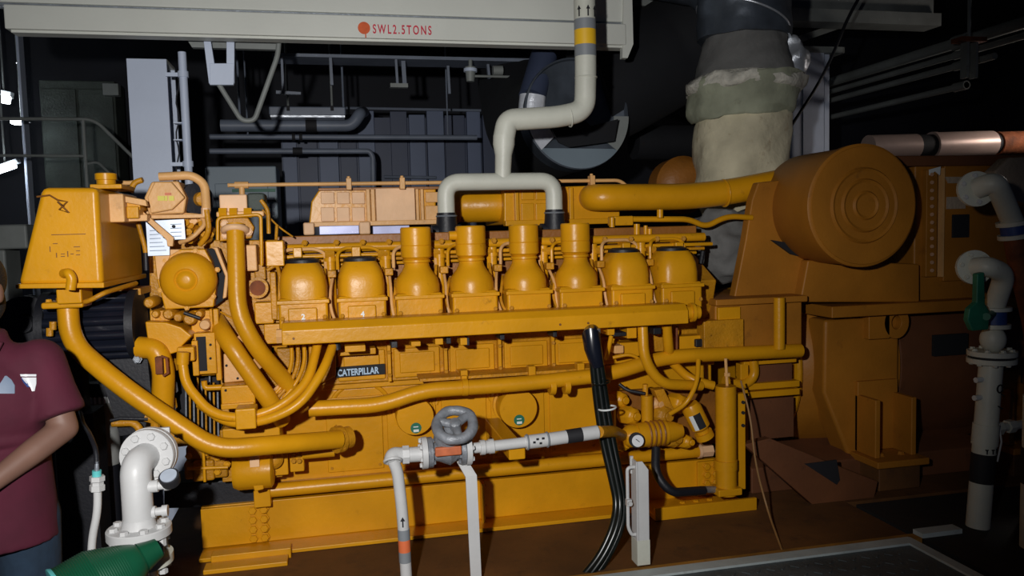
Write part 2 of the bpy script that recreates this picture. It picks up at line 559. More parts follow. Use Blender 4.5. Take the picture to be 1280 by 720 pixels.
# second dark beam and deckhead girders
for (u, v, Y, w, h) in ((830, 8, 5.0, 1.3, 0.14), (1000, 26, 5.8, 2.6, 0.10)):
    p = W(u, v, Y)
    solo('deck_girder', MB().mm(p.x - w / 2, p.x + w / 2, Y, Y + 0.2, p.z, p.z + h).mm(p.x - w / 2, p.x + w / 2, Y + 0.09, Y + 0.11, p.z + h, 3.7), 'pipe_dim',
         'dim grey girder under the deckhead ' + ('beside the crane beam end' if u < 900 else 'above the white far column'), 'girder', kind='structure')

# ------------------------------------------------------------------ column, conduit, hanger on the left
CY = 4.8
xl, xr = W(161, 130, CY).x, W(211, 130, CY).x
t = thing('steel_column', 'broad white steel column standing under the crane beam', 'column', ((xl + xr) / 2, CY + 0.13, FLOOR))
ztop = zb
part('front_flange', MB().mm(xl, xr, CY, CY + 0.02, FLOOR, ztop), 'white_blue', t, 0.003)
part('web', MB().mm((xl + xr) / 2 - .01, (xl + xr) / 2 + .01, CY + 0.02, CY + 0.24, FLOOR, ztop), 'white_blue', t)
part('back_flange', MB().mm(xl, xr, CY + 0.24, CY + 0.26, FLOOR, ztop), 'white_blue', t, 0.003)
part('cap_plate', MB().mm(xl, xr, CY + 0.02, CY + 0.24, ztop - 0.015, ztop), 'beam_white', t)

CQ = 4.62
a, b = W(226, 48, CQ), W(238, 250, CQ)
xm = (a.x + b.x) / 2
rr = M(5.0, a)
t = thing('conduit_pipe', 'thin white vertical pipe clamped beside the broad column', 'pipe', (xm, CQ, FLOOR))
part('pipe', MB().cyl((xm, CQ, FLOOR), (xm, CQ, ztop + .0), rr, n=16), 'white_blue', t)
for v in (93, 205):
    z = W(231, v, CQ).z
    part('clamp', MB().cyl((xm, CQ, z - .015), (xm, CQ, z + .015), rr * 1.3, n=16).mm(xm - .09, xm, CQ + .005, CQ + .02, z - .01, z + .01), 'white_blue', t)
cab = MB()
p0 = W(221, 95, CQ)
pts = [W(222 + 2 * math.sin(k * 1.3), 93 + k * 9, CQ + 0.02) for k in range(16)]
part('tied_wire', MB().tube(pts, 0.004, 8), 'rubber', t)
for v in (155, 176):
    p = W(222, v, CQ + 0.02)
    part('wire_tie', MB().mm(p.x - .012, p.x + .03, CQ - .03, CQ + .03, p.z - .003, p.z + .003), 'white_blue', t)

HY = 4.4
t = thing('hanger_bracket', 'white U shaped hanger plate below the crane beam', 'bracket', W(274, 60, HY))
p_l, p_r = W(255, 48, HY), W(292, 48, HY)
q = W(274, 105, HY)
part('strap', MB().pprism([(254, 48), (263, 48), (268, 80), (262, 105), (261, 104)], HY, 0.03), 'white_blue', t, 0.003)
part('strap', MB().pprism([(283, 48), (293, 48), (293, 104), (288, 105), (283, 80)], HY, 0.03), 'white_blue', t, 0.003)
part('plate', MB().pprism([(262, 79), (293, 79), (292, 106), (262, 106)], HY - 0.004, 0.03), 'white_blue', t, 0.003)
part('bent_rod', MB().tube([W(274, 106, HY + .02), W(302, 151, HY + .02), W(318, 151, HY + .02), W(347, 70, HY + .02), W(349, 48, HY + .02)], M(3.3, q), 10, rad=0.03), 'pipe_dim', t)
part('top_angle', MB().pprism([(232, 47), (346, 50), (346, 62), (240, 59)], HY + 0.06, 0.04), 'pipe_dim', t)

# ------------------------------------------------------------------ background, left
RY = 6.6
t = thing('handrail', 'dim pipe handrail sloping down behind the expansion tank', 'handrail', W(60, 235, RY) * 1.0)
t.location.z = FLOOR
rr = M(2.2, W(60, 150, RY))
part('top_rail', MB().tube([W(-60, 148, RY), W(118, 149, RY), W(176, 206, RY)], rr, 10, rad=0.08), 'pipe_dim', t)
part('mid_rail', MB().tube([W(-60, 194, RY), W(107, 195, RY)], rr * 0.8, 10), 'pipe_dim', t)
for u in (107, -40):
    p = W(u, 200, RY)
    part('post', MB().cyl((p.x, RY, FLOOR), (p.x, RY, W(u, 150, RY).z), rr, n=10), 'pipe_dim', t)
part('grab_loop', MB().tube([W(108, 205, RY), W(122, 202, RY), W(140, 220, RY), W(148, 240, RY)], rr * 0.7, 8, rad=0.08), 'pipe_dim', t)

GY = 8.3
p, q = W(48, 100, GY), W(152, 250, GY)
t = thing('switch_cabinet', 'dark mottled green equipment cabinet behind the handrail', 'cabinet', ((p.x + q.x) / 2, GY + .15, FLOOR))
part('body', MB().mm(p.x, q.x, GY, GY + 0.35, FLOOR, p.z), 'old_green', t, 0.01)
for k in range(2):
    xa = p.x + (q.x - p.x) * (0.03 + 0.49 * k)
    d = part('door', MB().mm(xa, xa + (q.x - p.x) * 0.45, GY - 0.02, GY, FLOOR + .1, p.z - .08), 'old_green', t, 0.006)
    part('handle', MB().mm(xa + .06, xa + .09, GY - .05, GY - .02, 1.2, 1.4), 'pipe_grey', d)
p = W(129, 105, GY)
part('junction_box', MB().pbox(128, 104, 148, 119, GY - 0.12, 0.1), 'pipe_dim', t, 0.006)

p, q = W(26, 150, 7.5), W(38, 270, 7.5)
solo('far_pillar', MB().mm(p.x, q.x, 7.5, 7.62, FLOOR, 3.7).mm(p.x - .03, q.x + .03, 7.48, 7.64, FLOOR, FLOOR + .03), 'white_blue', 'narrow pale pillar in the dark beyond the handrail', 'pillar', bevel=0.006)

def lamp(u, v, Y, wpx, hpx, ang, lab):
    p = W(u, v, Y)
    t = thing('bulkhead_lamp', lab, 'lamp', p, 'lit lamps in the dark background')
    L, H = M(wpx, p), M(hpx, p)
    rot = Matrix.Rotation(ang, 3, 'Y')
    part('housing', MB().box(p + Vector((0, 0.06, H * 0.7)), (L * 1.15, 0.08, H * 0.8), rot), 'lamp_body', t, 0.006)
    part('diffuser', MB().box(p, (L, 0.1, H), rot), 'lamp_glow', t, 0.01)
    part('hanger_rod', MB().cyl(p + Vector((0, 0.06, H)), Vector((p.x, p.y + .06, 3.7)), 0.008, n=8), 'pipe_dim', t)
lamp(2, 123, 7.9, 17, 10, 0.2, 'bright square lamp glowing near the dark stair bulkhead')
lamp(24, 153, 7.9, 16, 5.5, 0.03, 'short bright tube lamp at the pale pillar top')
lamp(3, 211, 7.4, 30, 7, -0.35, 'tilted bright lamp low beside the pale pillar')
lamp(24, 80, 8.2, 2.5, 2.5, 0.0, 'tiny pinpoint lamp high in the dark corner')
# the light those lamps give
for (x, y, z, e) in ((-3.9, 7.0, 2.4, 10),):
    d = bpy.data.lights.new('stair_lamp_light', 'POINT'); d.energy = e; d.color = (0.8, 0.9, 1); d.shadow_soft_size = 0.15
    o = bpy.data.objects.new('stair_lamp_light', d); COL.objects.link(o); o.location = (x, y, z)

# grey box at left edge
solo('pump_casing', MB().pbox(-40, 281, 34, 312, 5.4, 0.35).pbox(-30, 312, 20, 700, 5.45, 0.25), 'pipe_dim', 'grey metal casing in the dark behind the standing person', 'casing', bevel=0.015)

# ------------------------------------------------------------------ background, centre
PYB = 7.0
seams = [352, 372, 398, 424, 447, 470, 488, 511, 533, 556, 583, 602, 625]
p, q = W(352, 200, PYB), W(625, 200, PYB)
z1 = W(480, 139, PYB).z
t = thing('panel_partition', 'blue grey partition of upright sheet panels behind the engine', 'partition', ((p.x + q.x) / 2, PYB, FLOOR))
for i in range(len(seams) - 1):
    a, b = W(seams[i], 190, PYB).x, W(seams[i + 1], 190, PYB).x
    if i == 5:
        continue
    dy = 0.02 * ((i * 7) % 3)
    part('panel', MB().mm(a + .008, b - .008, PYB - dy, PYB + .03, FLOOR, z1 - 0.03 * (i % 2)), 'panel_blue' if i in (0, 2, 4, 7, 8, 10) else 'panel_dark', t, 0.004)
part('back_sheet', MB().mm(p.x, q.x, PYB + .031, PYB + .05, FLOOR, z1 - .05), 'panel_dark', t)
part('top_rail', MB().tube([W(432, 135, PYB - .05), W(601, 138, PYB - .05)], M(1.8, p), 8), 'pipe_grey', t)
part('base_rail', MB().tube([W(480, 221, PYB - .08), W(545, 222, PYB - .08)], M(2, p), 8), 'pipe_grey', t)

KY = 5.9
p, q = W(256, 208, KY), W(345, 208, KY)
t = thing('electric_cabinet', 'blue grey cabinet behind the front of the engine', 'cabinet', ((p.x + q.x) / 2, KY + .2, FLOOR))
part('body', MB().mm(p.x, q.x, KY, KY + 0.4, FLOOR, p.z), 'cabinet_grey', t, 0.01)
part('door', MB().mm(p.x + .06, q.x - .06, KY - 0.015, KY, FLOOR + .1, p.z - .12), 'cabinet_grey', t, 0.005)
part('green_band', MB().pbox(290, 236, 344, 240, KY - 0.02, 0.02), 'green_paint', t)
part('louvre', MB().pbox(318, 247, 343, 251, KY - 0.03, 0.02).pbox(318, 256, 343, 260, KY - 0.03, 0.02).pbox(318, 265, 343, 269, KY - 0.03, 0.02), 'panel_dark', t)

QY = 6.2
t = thing('grey_pipe', 'thick grey pipe with black bands and an elbow behind the engine', 'pipe', W(360, 157, QY))
r = M(7.5, W(360, 157, QY))
part('pipe', MB().tube([W(276, 157, QY), W(440, 157, QY), W(450, 142, QY), W(455, 140, QY + .8)], r, 16, rad=0.1), 'pipe_grey', t)
for u in (300, 430):
    p = W(u, 150, QY)
    part('hanger_rod', MB().cyl(p, (p.x, QY, 3.7), .008, n=8), 'pipe_grey', t)
for u in (388,):
    a, b = W(u - 6, 157, QY), W(u + 8, 157, QY)
    part('band', MB().cyl(a, b, r * 1.08, n=16), 'black_band', t)
t = thing('slim_pipe', 'slim grey pipe with black collars running behind the thick pipe', 'pipe', W(430, 172, QY + .1))
r = M(3.4, W(360, 172, QY))
part('pipe', MB().tube([W(262, 171, QY + .1), W(596, 172, QY + .1)], r, 12), 'pipe_grey', t)
for u in (310, 560):
    p = W(u, 172, QY + .1)
    part('hanger_rod', MB().cyl(p, (p.x, QY + .1, 3.7), .006, n=8), 'pipe_grey', t)
for u in (367, 376):
    part('collar', MB().cyl(W(u - 2, 171.4, QY + .1), W(u + 2, 171.4, QY + .1), r * 1.5, n=12), 'black_band', t)
t = thing('elbow_pipe', 'grey pipe turning down at its end beneath the slim pipe', 'pipe', W(400, 189, QY))
part('pipe', MB().tube([W(262, 189, QY), W(462, 189, QY), W(466, 196, QY), W(467, 260, QY)], r, 12, rad=0.07), 'pipe_grey', t)
part('collar', MB().cyl(W(366, 189, QY), W(378, 189, QY), r * 1.4, n=12), 'black_band', t)

t = thing('light_fitting', 'unlit pale strip light fitting above the thick grey pipe', 'light fitting', W(385, 140, 6.0))
part('housing', MB().pbox(336, 133, 432, 144, 6.0, 0.12), 'pipe_grey', t, 0.01)
part('chrome_edge', MB().pbox(338, 144, 431, 146.5, 5.99, 0.13), 'foil', t)
for u in (360, 415):
    part('clip', MB().pbox(u - 2, 132, u + 2, 138, 5.98, 0.14), 'black_band', t)
    part('stem', MB().cyl(W(u, 133, 6.06), (W(u, 133, 6.06).x, 6.06, 3.7), 0.008, n=8), 'pipe_dim', t)

t = thing('cable_tray', 'dark cable tray hung across under the crane beam', 'cable tray', W(470, 70, 5.6))
part('tray', MB().pprism([(340, 66), (700, 74), (700, 78), (340, 70)], 5.6, 0.25), 'pipe_grey', t)
part('lower_bar', MB().pprism([(345, 113), (376, 115), (376, 118), (345, 117)], 5.6, 0.03), 'pipe_grey', t)
for (u, v0, v1, w) in ((352, 70, 116, 3), (413, 72, 106, 3.5), (495, 74, 107, 3), (504, 76, 106, 5), (560, 82, 117, 3), (610, 80, 98, 3)):
    part('hanger', MB().pprism([(u - w / 2, v0), (u + w / 2, v0), (u + w / 2 + 2, v1), (u - w / 2 + 2, v1)], 5.58, 0.03), 'pipe_grey', t)
part('clip', MB().pbox(488, 104, 510, 109, 5.57, 0.05), 'pipe_dim', t)
t = thing('sprinkler_valve', 'small pale sprinkler fitting hung below the cable tray', 'fitting', W(588, 90, 5.5))
c = W(588, 90, 5.5)
part('body', MB().cyl(W(588, 84, 5.5), W(588, 102, 5.5), M(7, c), M(5, c), n=14), 'pipe_dim', t)
part('stem', MB().cyl(W(588, 75, 5.5), W(588, 86, 5.5), M(2.5, c), n=10), 'pipe_dim', t)
part('collar', MB().cyl(W(588, 86, 5.5), W(588, 90, 5.5), M(8.5, c), n=14), 'white_blue', t)
part('side_pipe', MB().tube([W(588, 95, 5.5), W(640, 96, 5.5)], M(1.6, c), 8), 'pipe_dim', t)
part('side_body', MB().cyl(W(616, 88, 5.5), W(628, 88, 5.5), M(6, c), n=14), 'pipe_dim', t)

# ------------------------------------------------------------------ background, right
EY = 6.2
p, q = W(1004, 130, EY), W(1041, 130, EY)
t = thing('far_column', 'white far column standing behind the round intake drum', 'column', ((p.x + q.x) / 2, EY + .1, FLOOR))
zt = W(1020, 66, EY).z
part('flange', MB().mm(p.x, W(1030, 130, EY).x, EY, EY + 0.02, FLOOR, zt), 'white_blue', t)
part('web', MB().mm(W(1035, 130, EY).x, q.x, EY + 0.05, EY + 0.2, FLOOR, zt), 'white_blue', t)
part('back_flange', MB().mm(p.x, q.x, EY + .2, EY + .22, FLOOR, zt), 'white_blue', t)
part('head_plate', MB().mm(p.x - .1, q.x + .1, EY - .02, EY + .24, zt, zt + .05), 'pipe_dim', t)
part('brace', MB().pprism([(998, 45), (1058, 25), (1100, 14), (1100, 18), (1000, 53)], EY - 0.02, 0.04), 'pipe_dim', t)
solo('slack_cable', MB().tube([W(1075, -5, 5.2), W(1060, 22, 5.2), W(1030, 95, 5.2), W(982, 168, 5.2)], 0.012, 8, rad=0.3), 'rubber', 'slack black cable hanging across the white far column', 'cable')

xw = W(1040, 107, 6.6).x
t0 = 0
for (u, v, rpx, lab, Y0) in ((1040, 102, 5.5, 'thickest grey overhead pipe running aft beside the far column', 4.0), (1040, 114, 3.0, 'grey overhead pipe tucked under the thickest aft running one', 4.0),
                         (1040, 125, 3.2, 'middle slim overhead pipe running aft past the far column', 4.75), (1040, 146, 3.2, 'lowest slim overhead pipe running aft past the far column', 5.0)):
    p = W(u, v, 6.6)
    t = thing('overhead_pipe', lab, 'pipe', p, 'overhead pipes running aft')
    part('pipe', MB().cyl((p.x, Y0, p.z), (p.x, 8.5, p.z), M(rpx, p) , n=14), 'pipe_dim', t)
    part('union', MB().cyl((p.x, 5.0, p.z), (p.x, 5.12, p.z), M(rpx, p) * 1.35, n=14), 'pipe_dim', t)
p = W(1218, 70, 4.7)
t = thing('pipe_hanger', 'rusty clamp bracket holding the overhead pipes', 'bracket', p)
part('strap', MB().mm(p.x - .04, p.x - .02, 4.72, 4.78, p.z - .14, p.z + .12).mm(p.x + .03, p.x + .05, 4.72, 4.78, p.z - .14, p.z + .12), 'pipe_dim', t)
part('cross_bar', MB().mm(p.x - .10, p.x + .10, 4.70, 4.80, p.z + .1, p.z + .13), 'rust', t)
part('rod', MB().cyl((p.x, 4.75, p.z + .12), (p.x, 4.75, 3.7), .012, n=8), 'pipe_dim', t)

LYB = 5.4
t = thing('clad_pipe', 'pinkish metal clad pipe with dark bands above the alternator', 'pipe', W(1180, 180, LYB))
c = W(1180, 180, LYB)
def seg(u0, u1, r, m, nm):
    part(nm, MB().cyl(W(u0, 184 - (u0 - 1100) * .03, LYB), W(u1, 184 - (u1 - 1100) * .03, LYB), M(r, c), n=24), m, t)
seg(1085, 1144, 15, 'pink_clad', 'cladding')
seg(1144, 1164, 14, 'black_band', 'gap_band')
seg(1164, 1169, 17, 'pink_clad', 'joint_ring')
seg(1169, 1238, 16.5, 'pink_clad', 'cladding')
seg(1238, 1245, 13, 'black_band', 'gap_band')
seg(1245, 1285, 15, 'rust', 'bare_end')
for u in (1100, 1200):
    p = W(u, 184, LYB)
    part('support', MB().mm(p.x - .03, p.x + .03, LYB - .03, LYB + .03, FLOOR, p.z - .03), 'pipe_dim', t)
# aft work lamp outside the picture that brightens the clad pipe
p = Vector((5.55, 4.9, 2.15))
t = thing('aft_lamp', 'caged work lamp hung over the alternator end', 'lamp', p)
part('bulb', MB().ball(p, (.05, .05, .07)), 'lamp_glow', t)
part('cage', MB().ring(p + Vector((0, 0, -.03)), (0, 0, 1), .085, .005).ring(p + Vector((0, 0, .05)), (0, 0, 1), .075, .005).ring(p, (1, 0, 0), .09, .005), 'pipe_dim', t)
part('cap', MB().cyl(p + Vector((0, 0, .07)), p + Vector((0, 0, .15)), .06, .03), 'lamp_body', t)
part('cord', MB().cyl(p + Vector((0, 0, .15)), (p.x, p.y, 3.7), .006, n=8), 'rubber', t)
d = bpy.data.lights.new('aft_lamp_light', 'POINT'); d.energy = 9; d.color = (1.0, 0.86, 0.76); d.shadow_soft_size = 0.1
o = bpy.data.objects.new('aft_lamp_light', d); COL.objects.link(o); o.location = p + Vector((-.15, 0, 0))

# ------------------------------------------------------------------ exhaust
def crumple(mb, amp, sc, seed):
    from mathutils import noise
    for i, p in enumerate(mb.v):
        nrm = noise.noise_vector(p * sc + Vector((seed, 0, 0)))
        n2 = noise.noise_vector(p * sc * 3 + Vector((seed, 5, 0)))
        mb.v[i] = p + nrm * amp + n2 * amp * .4
    return mb

XY = 4.25
def sleeve(rows, n=44, hseg=5):
    """lagging sleeve: rows of (v, u0, u1)"""
    pr = []
    mb = MB()
    vs, fs = [], []
    R = []
    for i in range(len(rows) - 1):
        for k in range(hseg):
            t_ = k / hseg
            R.append([rows[i][j] * (1 - t_) + rows[i + 1][j] * t_ for j in range(3)])
    R.append(rows[-1])
    for (v, u0, u1) in R:
        a, b = W(u0, v, XY), W(u1, v, XY)
        c_ = (a + b) / 2
        r_ = (b - a).length / 2
        for k in range(n):
            q = 2 * math.pi * k / n
            vs.append((c_.x + r_ * math.cos(q), XY + r_ * math.sin(q), c_.z))
    m = len(R)
    for i in range(m - 1):
        for k in range(n):
            fs.append((i * n + k, i * n + (k + 1) % n, (i + 1) * n + (k + 1) % n, (i + 1) * n + k))
    fs.append(tuple(range(n)))
    fs.append(tuple(range((m - 1) * n, m * n)))
    return mb.add(vs, fs)

t = thing('exhaust_lagging', 'thick exhaust pipe wrapped in torn beige and grey lagging', 'exhaust pipe', W(925, 240, XY))
part('lower_wrap', crumple(sleeve([(330, 900, 950), (290, 885, 960), (228, 874, 972), (200, 873, 977), (150, 876, 980), (134, 880, 978)]), .030, 5, 1), 'lagging', t, ang=80)
part('middle_wrap', crumple(sleeve([(150, 872, 976), (140, 867, 984), (115, 866, 990), (98, 870, 994)]), .034, 6, 4), 'lagging_green', t, ang=80)
part('torn_edge', crumple(sleeve([(116, 865, 991), (108, 864, 996), (101, 869, 996)], hseg=3), .036, 10, 8), 'lagging_torn', t, ang=80)
part('upper_wrap', crumple(sleeve([(104, 872, 988), (70, 880, 978), (40, 884, 978)]), .034, 6, 12), 'lagging_grey', t, ang=80)
part('crumpled_foil', crumple(MB().ball(W(985, 72, XY - .06), (.10, .10, .13), 26, 18), .045, 9, 2), 'foil', t, ang=60)
part('hanging_rag', crumple(MB().pprism([(978, 108), (996, 104), (998, 118), (992, 128), (984, 124)], XY - .17, .02), .008, 9, 6), 'lagging_torn', t)
e0, e1, e2, e3 = W(930, 60, XY), W(928, 2, XY), W(880, -25, XY + .15), W(800, -10, XY + .45)
part('elbow', crumple(MB().tube([W(930, 50, XY), W(930, 20, XY), W(926, -20, XY), W(890, -48, XY + .15), W(800, -60, XY + .5)], M(56, e0), 36, rad=0.30, seg=10), .02, 5, 30), 'duct_sheet', t, ang=60)
part('seam_wire', MB().ring(W(928, 24, XY), Vector((0.35, 0, 1)), M(58, e0), .006, 40, 8), 'foil', t)

t = thing('exhaust_duct', 'wide black lagged duct running behind the white vent pipe', 'duct', W(760, 120, 4.9))
DY = 5.0
part('trunk', MB().tube([W(905, 20, DY - .2), W(850, 60, DY), W(760, 110, DY), W(735, 118, DY)], M(66, W(800, 90, DY)), 36, rad=0.4, seg=8), 'black_lagging', t, ang=60)
c = W(722, 142, DY - .35)
R_ = M(70, c)
ad = Vector((.10, -1, .06)).normalized()
part('bend', MB().tube([c - ad * .10, c - ad * .75, c - ad * 1.1 + Vector((.1, .3, .5))], R_ * .99, 36, rad=.4), 'black_lagging', t, ang=60)
part('end_cap', MB().lathe(c - ad * .12, ad, [(0, R_), (.12, R_), (.122, R_ * .97), (.10, R_ * .95), (.06, R_ * .55), (.05, R_ * .1)], 48), 'duct_sheet', t, ang=25)
a_, s_, u_ = frame(ad)
def arc_plate(nm, q0, q1, r_in, m_, lift, chord=False):
    """sheet on the end cap between two angles (degrees, 270 is straight down)"""
    vs, fs, n_ = [], [], 18
    for i in range(n_ + 1):
        q = math.radians(q0 + (q1 - q0) * i / n_)
        ro = R_ * .985
        ri = R_ * r_in
        if chord:
            ri = min(ro, R_ * r_in / max(.05, abs(math.sin(q))))
        d = Vector((math.cos(q), 0, math.sin(q)))
        d = (d - ad * d.dot(ad)).normalized()
        for lay in (lift, lift + .006):
            vs += [c + d * ro + ad * lay, c + d * ri + ad * (lay - .02)]
    for i in range(n_):
        b = i * 4
        fs += [(b, b + 4, b + 5, b + 1), (b + 2, b + 3, b + 7, b + 6), (b, b + 2, b + 6, b + 4), (b + 1, b + 5, b + 7, b + 3)]
    fs += [(0, 1, 3, 2), (n_ * 4, n_ * 4 + 2, n_ * 4 + 3, n_ * 4 + 1)]
    part(nm, MB().add(vs, fs), m_, t, ang=50)
arc_plate('lower_sheet', 222, 318, .62, 'cabinet_grey', .010, True)
arc_plate('foil_sheet', 186, 222, .45, 'foil_bright', .012)
arc_plate('rim_sheet', 318, 358, .72, 'pipe_dim', .010)
part('lagging_flap', crumple(MB().pprism([(690, 160), (732, 150), (740, 158), (772, 150), (768, 176), (712, 184), (700, 178)], c.y - .10, .03), .012, 6, 9), 'black_lagging', t)
v0 = W(668, 137, DY - .3)
part('clad_riser', MB().cyl(W(665, 122, DY - .3), W(680, 70, DY - .2), M(17, c), n=28), 'panel_dark', t)
part('foil_band', MB().cyl(W(664, 140, DY - .3), W(666, 120, DY - .3), M(16.5, c), n=28), 'foil_bright', t)
part('low_duct', MB().cyl(W(792, 178, DY + .6), W(880, 178, DY + .6), M(26, c), n=28), 'black_lagging', t)

# ================================================================== BASE FRAME
SY = 3.60                                    # web of the near rail
zw1 = W(600, 601, SY).z                      # web top
zw0 = W(600, 649, SY).z                      # web bottom
xs0, xs1 = W(252, 650, SY).x, W(896, 590, SY).x
t = thing('base_frame', 'long yellow steel base rails carrying the engine', 'base frame', (1.4, 4.25, 0))
BASE = t
FL = SY - 0.12
part('web', MB().mm(xs0, xs1, SY, SY + 0.03, zw0, zw1), 'yellow', t, 0.004)
part('bottom_flange', MB().mm(xs0, xs1 + .06, FL, SY + 0.1, 0.001, zw0), 'yellow', t, 0.004)
part('top_flange', MB().mm(xs0, xs1 + .02, SY + 0.03, SY + 0.14, zw1 - .045, zw1 - 0.025), 'yellow', t, 0.004)
for (xa, xb) in ((xs0, xs0 + .26), (xs1 - .11, xs1 + .005)):
    part('fish_plate', MB().mm(xa, xb, SY - 0.016, SY, zw0 + .005, zw1 - .005), 'yellow', t, 0.003)
part('stiffener', MB().mm(W(602, 620, SY).x - .008, W(602, 620, SY).x + .008, SY - .05, SY, zw0, zw1), 'yellow', t)
for (us, v0) in (((317, 331), 639), ((881, 892), 578)):
    for u in us:
        for k in range(4):
            z = zw1 - (zw1 - zw0) * (0.16 + 0.23 * k)
            x = W(u, v0 + 15, SY).x
            bolt((x, SY - .016, z), (0, -1, 0), 0.0175, 'yellow', t)
for k in range(2):
    z = zw1 - (zw1 - zw0) * (.2 + .5 * k)
    bolt((W(606, 620, SY).x, SY, z), (0, -1, 0), .012, 'yellow', t)
for u in (853, 870, 887):
    bolt((W(u, 622, FL + .04).x, FL + .04, zw0), (0, 0, 1), .014, 'yellow', t)
for u in (322, 334):
    bolt((W(u, 684, FL + .03).x, FL + .03, zw0), (0, 0, 1), .014, 'yellow', t)
# mounting pads beneath the rail
xa, xb = W(266, 700, FL).x, W(365, 695, FL).x
part('mounting_pad', MB().mm(xa, xb, FL - 0.05, FL + .01, 0.0, 0.045).mm(xa - .02, xb - .01, FL - 0.13, FL - .05, 0.0, 0.02), 'yellow', t, 0.004)
xa, xb = W(815, 650, FL - .05).x, W(934, 640, FL - .05).x
part('mounting_pad', MB().mm(xa, xb, FL - 0.07, SY + .1, 0.0, zw0 + .005).mm(xa, xb + .03, FL - 0.09, FL - .07, 0.0, .06), 'yellow', t, 0.004)
# far rail and cross members
FR = 4.75
part('far_rail', MB().mm(xs0, xs1, FR, FR + .02, 0.03, zw1).mm(xs0, xs1, FR - .08, FR + .08, 0.001, .03).mm(xs0, xs1, FR - .08, FR + .08, zw1, zw1 + .02), 'yellow', t)
for k in range(5):
    x = xs0 + .15 + k * (xs1 - xs0 - .3) / 4
    part('cross_member', MB().mm(x - .05, x + .05, SY + .02, FR, .06, zw1 - .03), 'yellow', t)
# long tube lying on the rail
TY = SY - 0.05
a, b = W(333, 617, TY), W(872, 561, TY)
zt_ = (a.z + b.z) / 2
part('drain_tube', MB().cyl((a.x, TY, zt_), (b.x, TY, zt_), .030, n=18), 'yellow', t)
part('tube_end_fitting', MB().cyl((b.x, TY, zt_), (b.x + .015, TY, zt_), .034, n=18).cyl((b.x + .015, TY, zt_), (b.x + .075, TY, zt_), .03, n=6), 'pale_pink', t)
part('tube_clip', MB().mm(a.x - .05, a.x + .02, TY - .035, SY, zw1, zt_ + .16), 'yellow', t, .005)

# ================================================================== DIESEL ENGINE
ENG = thing('diesel_engine', 'big yellow marine diesel engine with eight cylinder covers along its side', 'engine', (1.0, 4.15, zw1 + .02))
E = ENG
CYM = 4.2                                    # crank centre line
ex0, ex1 = W(330, 450, 3.55).x, W(905, 430, 3.55).x
PY = 3.68                                    # oil pan face
BLK = 3.62                                   # block face
zp0 = zw1 - 0.02
zp1 = W(600, 474, PY).z
zb1 = W(600, 420, BLK).z
far = lambda y: 2 * CYM - y
# oil pan
part('oil_pan', MB().xprism([(PY, zp0 + .05), (PY, zp1), (far(PY), zp1), (far(PY), zp0 + .05), (far(PY) - .1, zp0), (PY + .1, zp0)], ex0, ex1), 'yellow', E, .01)
part('pan_flange', MB().mm(ex0, ex1 - .02, PY - .05, PY, zp0 + .055, zp0 + .08), 'yellow', E, .004)
part('pan_rail', MB().mm(ex0, ex1, PY - .03, far(PY) + .03, zp1, zp1 + .028), 'yellow', E, .005)
# crankcase with V banks
hz = 1.36
part('crankcase', MB().xprism([(BLK, zp1 + .028), (BLK, zb1), (BLK - .06, zb1 + .10), (BLK - .10, zb1 + .22), (BLK + .18, zb1 + .36), (CYM - .12, zb1 + .24), (CYM + .12, zb1 + .24),
                               (far(BLK) - .18, zb1 + .36), (far(BLK) + .10, zb1 + .22), (far(BLK) + .06, zb1 + .10), (far(BLK), zb1), (far(BLK), zp1 + .028)], ex0 + .02, ex1 - .05), 'yellow_cast', E, .008)
# block side covers with raised frames
CX = []
xA, xB = W(378, 350, 3.36).x, W(850, 350, 3.36).x
for i in range(8):
    CX.append(xA + (xB - xA) * i / 7)
step = CX[1] - CX[0]
zs0, zs1 = zp1 + .045, zb1 - .035
for i in range(6):
    xc = W([452, 521, 590, 657, 716, 772][i], 455, BLK).x
    w = step * .44
    cv = part('side_cover', MB().mm(xc - w, xc + w, BLK - .018, BLK, zs0, zs1), 'yellow', E, .006)
    part('raised_panel', MB().mm(xc - w + .025, xc + w - .025, BLK - .03, BLK - .018, zs0 + .022, zs1 - .018), 'yellow', cv, .006)
for i in range(6):
    xc = W([486, 556, 623, 689, 746, 800][i], 455, BLK).x
    part('rib', MB().mm(xc - .008, xc + .008, BLK - .045, BLK, zs0 - .01, zs1 + .03), 'yellow', E, .003)
    for z in (zs0 + .02, zs1 - .01):
        bolt((xc, BLK - .045, z), (0, -1, 0), .008, 'yellow_cast', E)
# arches cast above the pan and pan plates
for i, u in enumerate((450, 580, 700)):
    c = W(u, 500, PY - .005)
    part('cast_arch', MB().ring((c.x, PY, c.z - .06), (0, -1, 0), .14, .010, 20, 8, math.radians(20), math.radians(160)), 'yellow', E)
for i, (ua, ub) in enumerate(((408, 478), (484, 545), (552, 608), (614, 680), (687, 745))):
    a, b = W(ua, 535, PY).x, W(ub, 528, PY).x
    pl = part('pan_door', MB().mm(a, b, PY - .012, PY, zp0 + .10, zp1 - .04), 'yellow', E, .004)
    for x in (a + .018, b - .018):
        for z in (zp0 + .12, zp1 - .06):
            bolt((x, PY - .012, z), (0, -1, 0), .006, 'yellow_cast', pl)
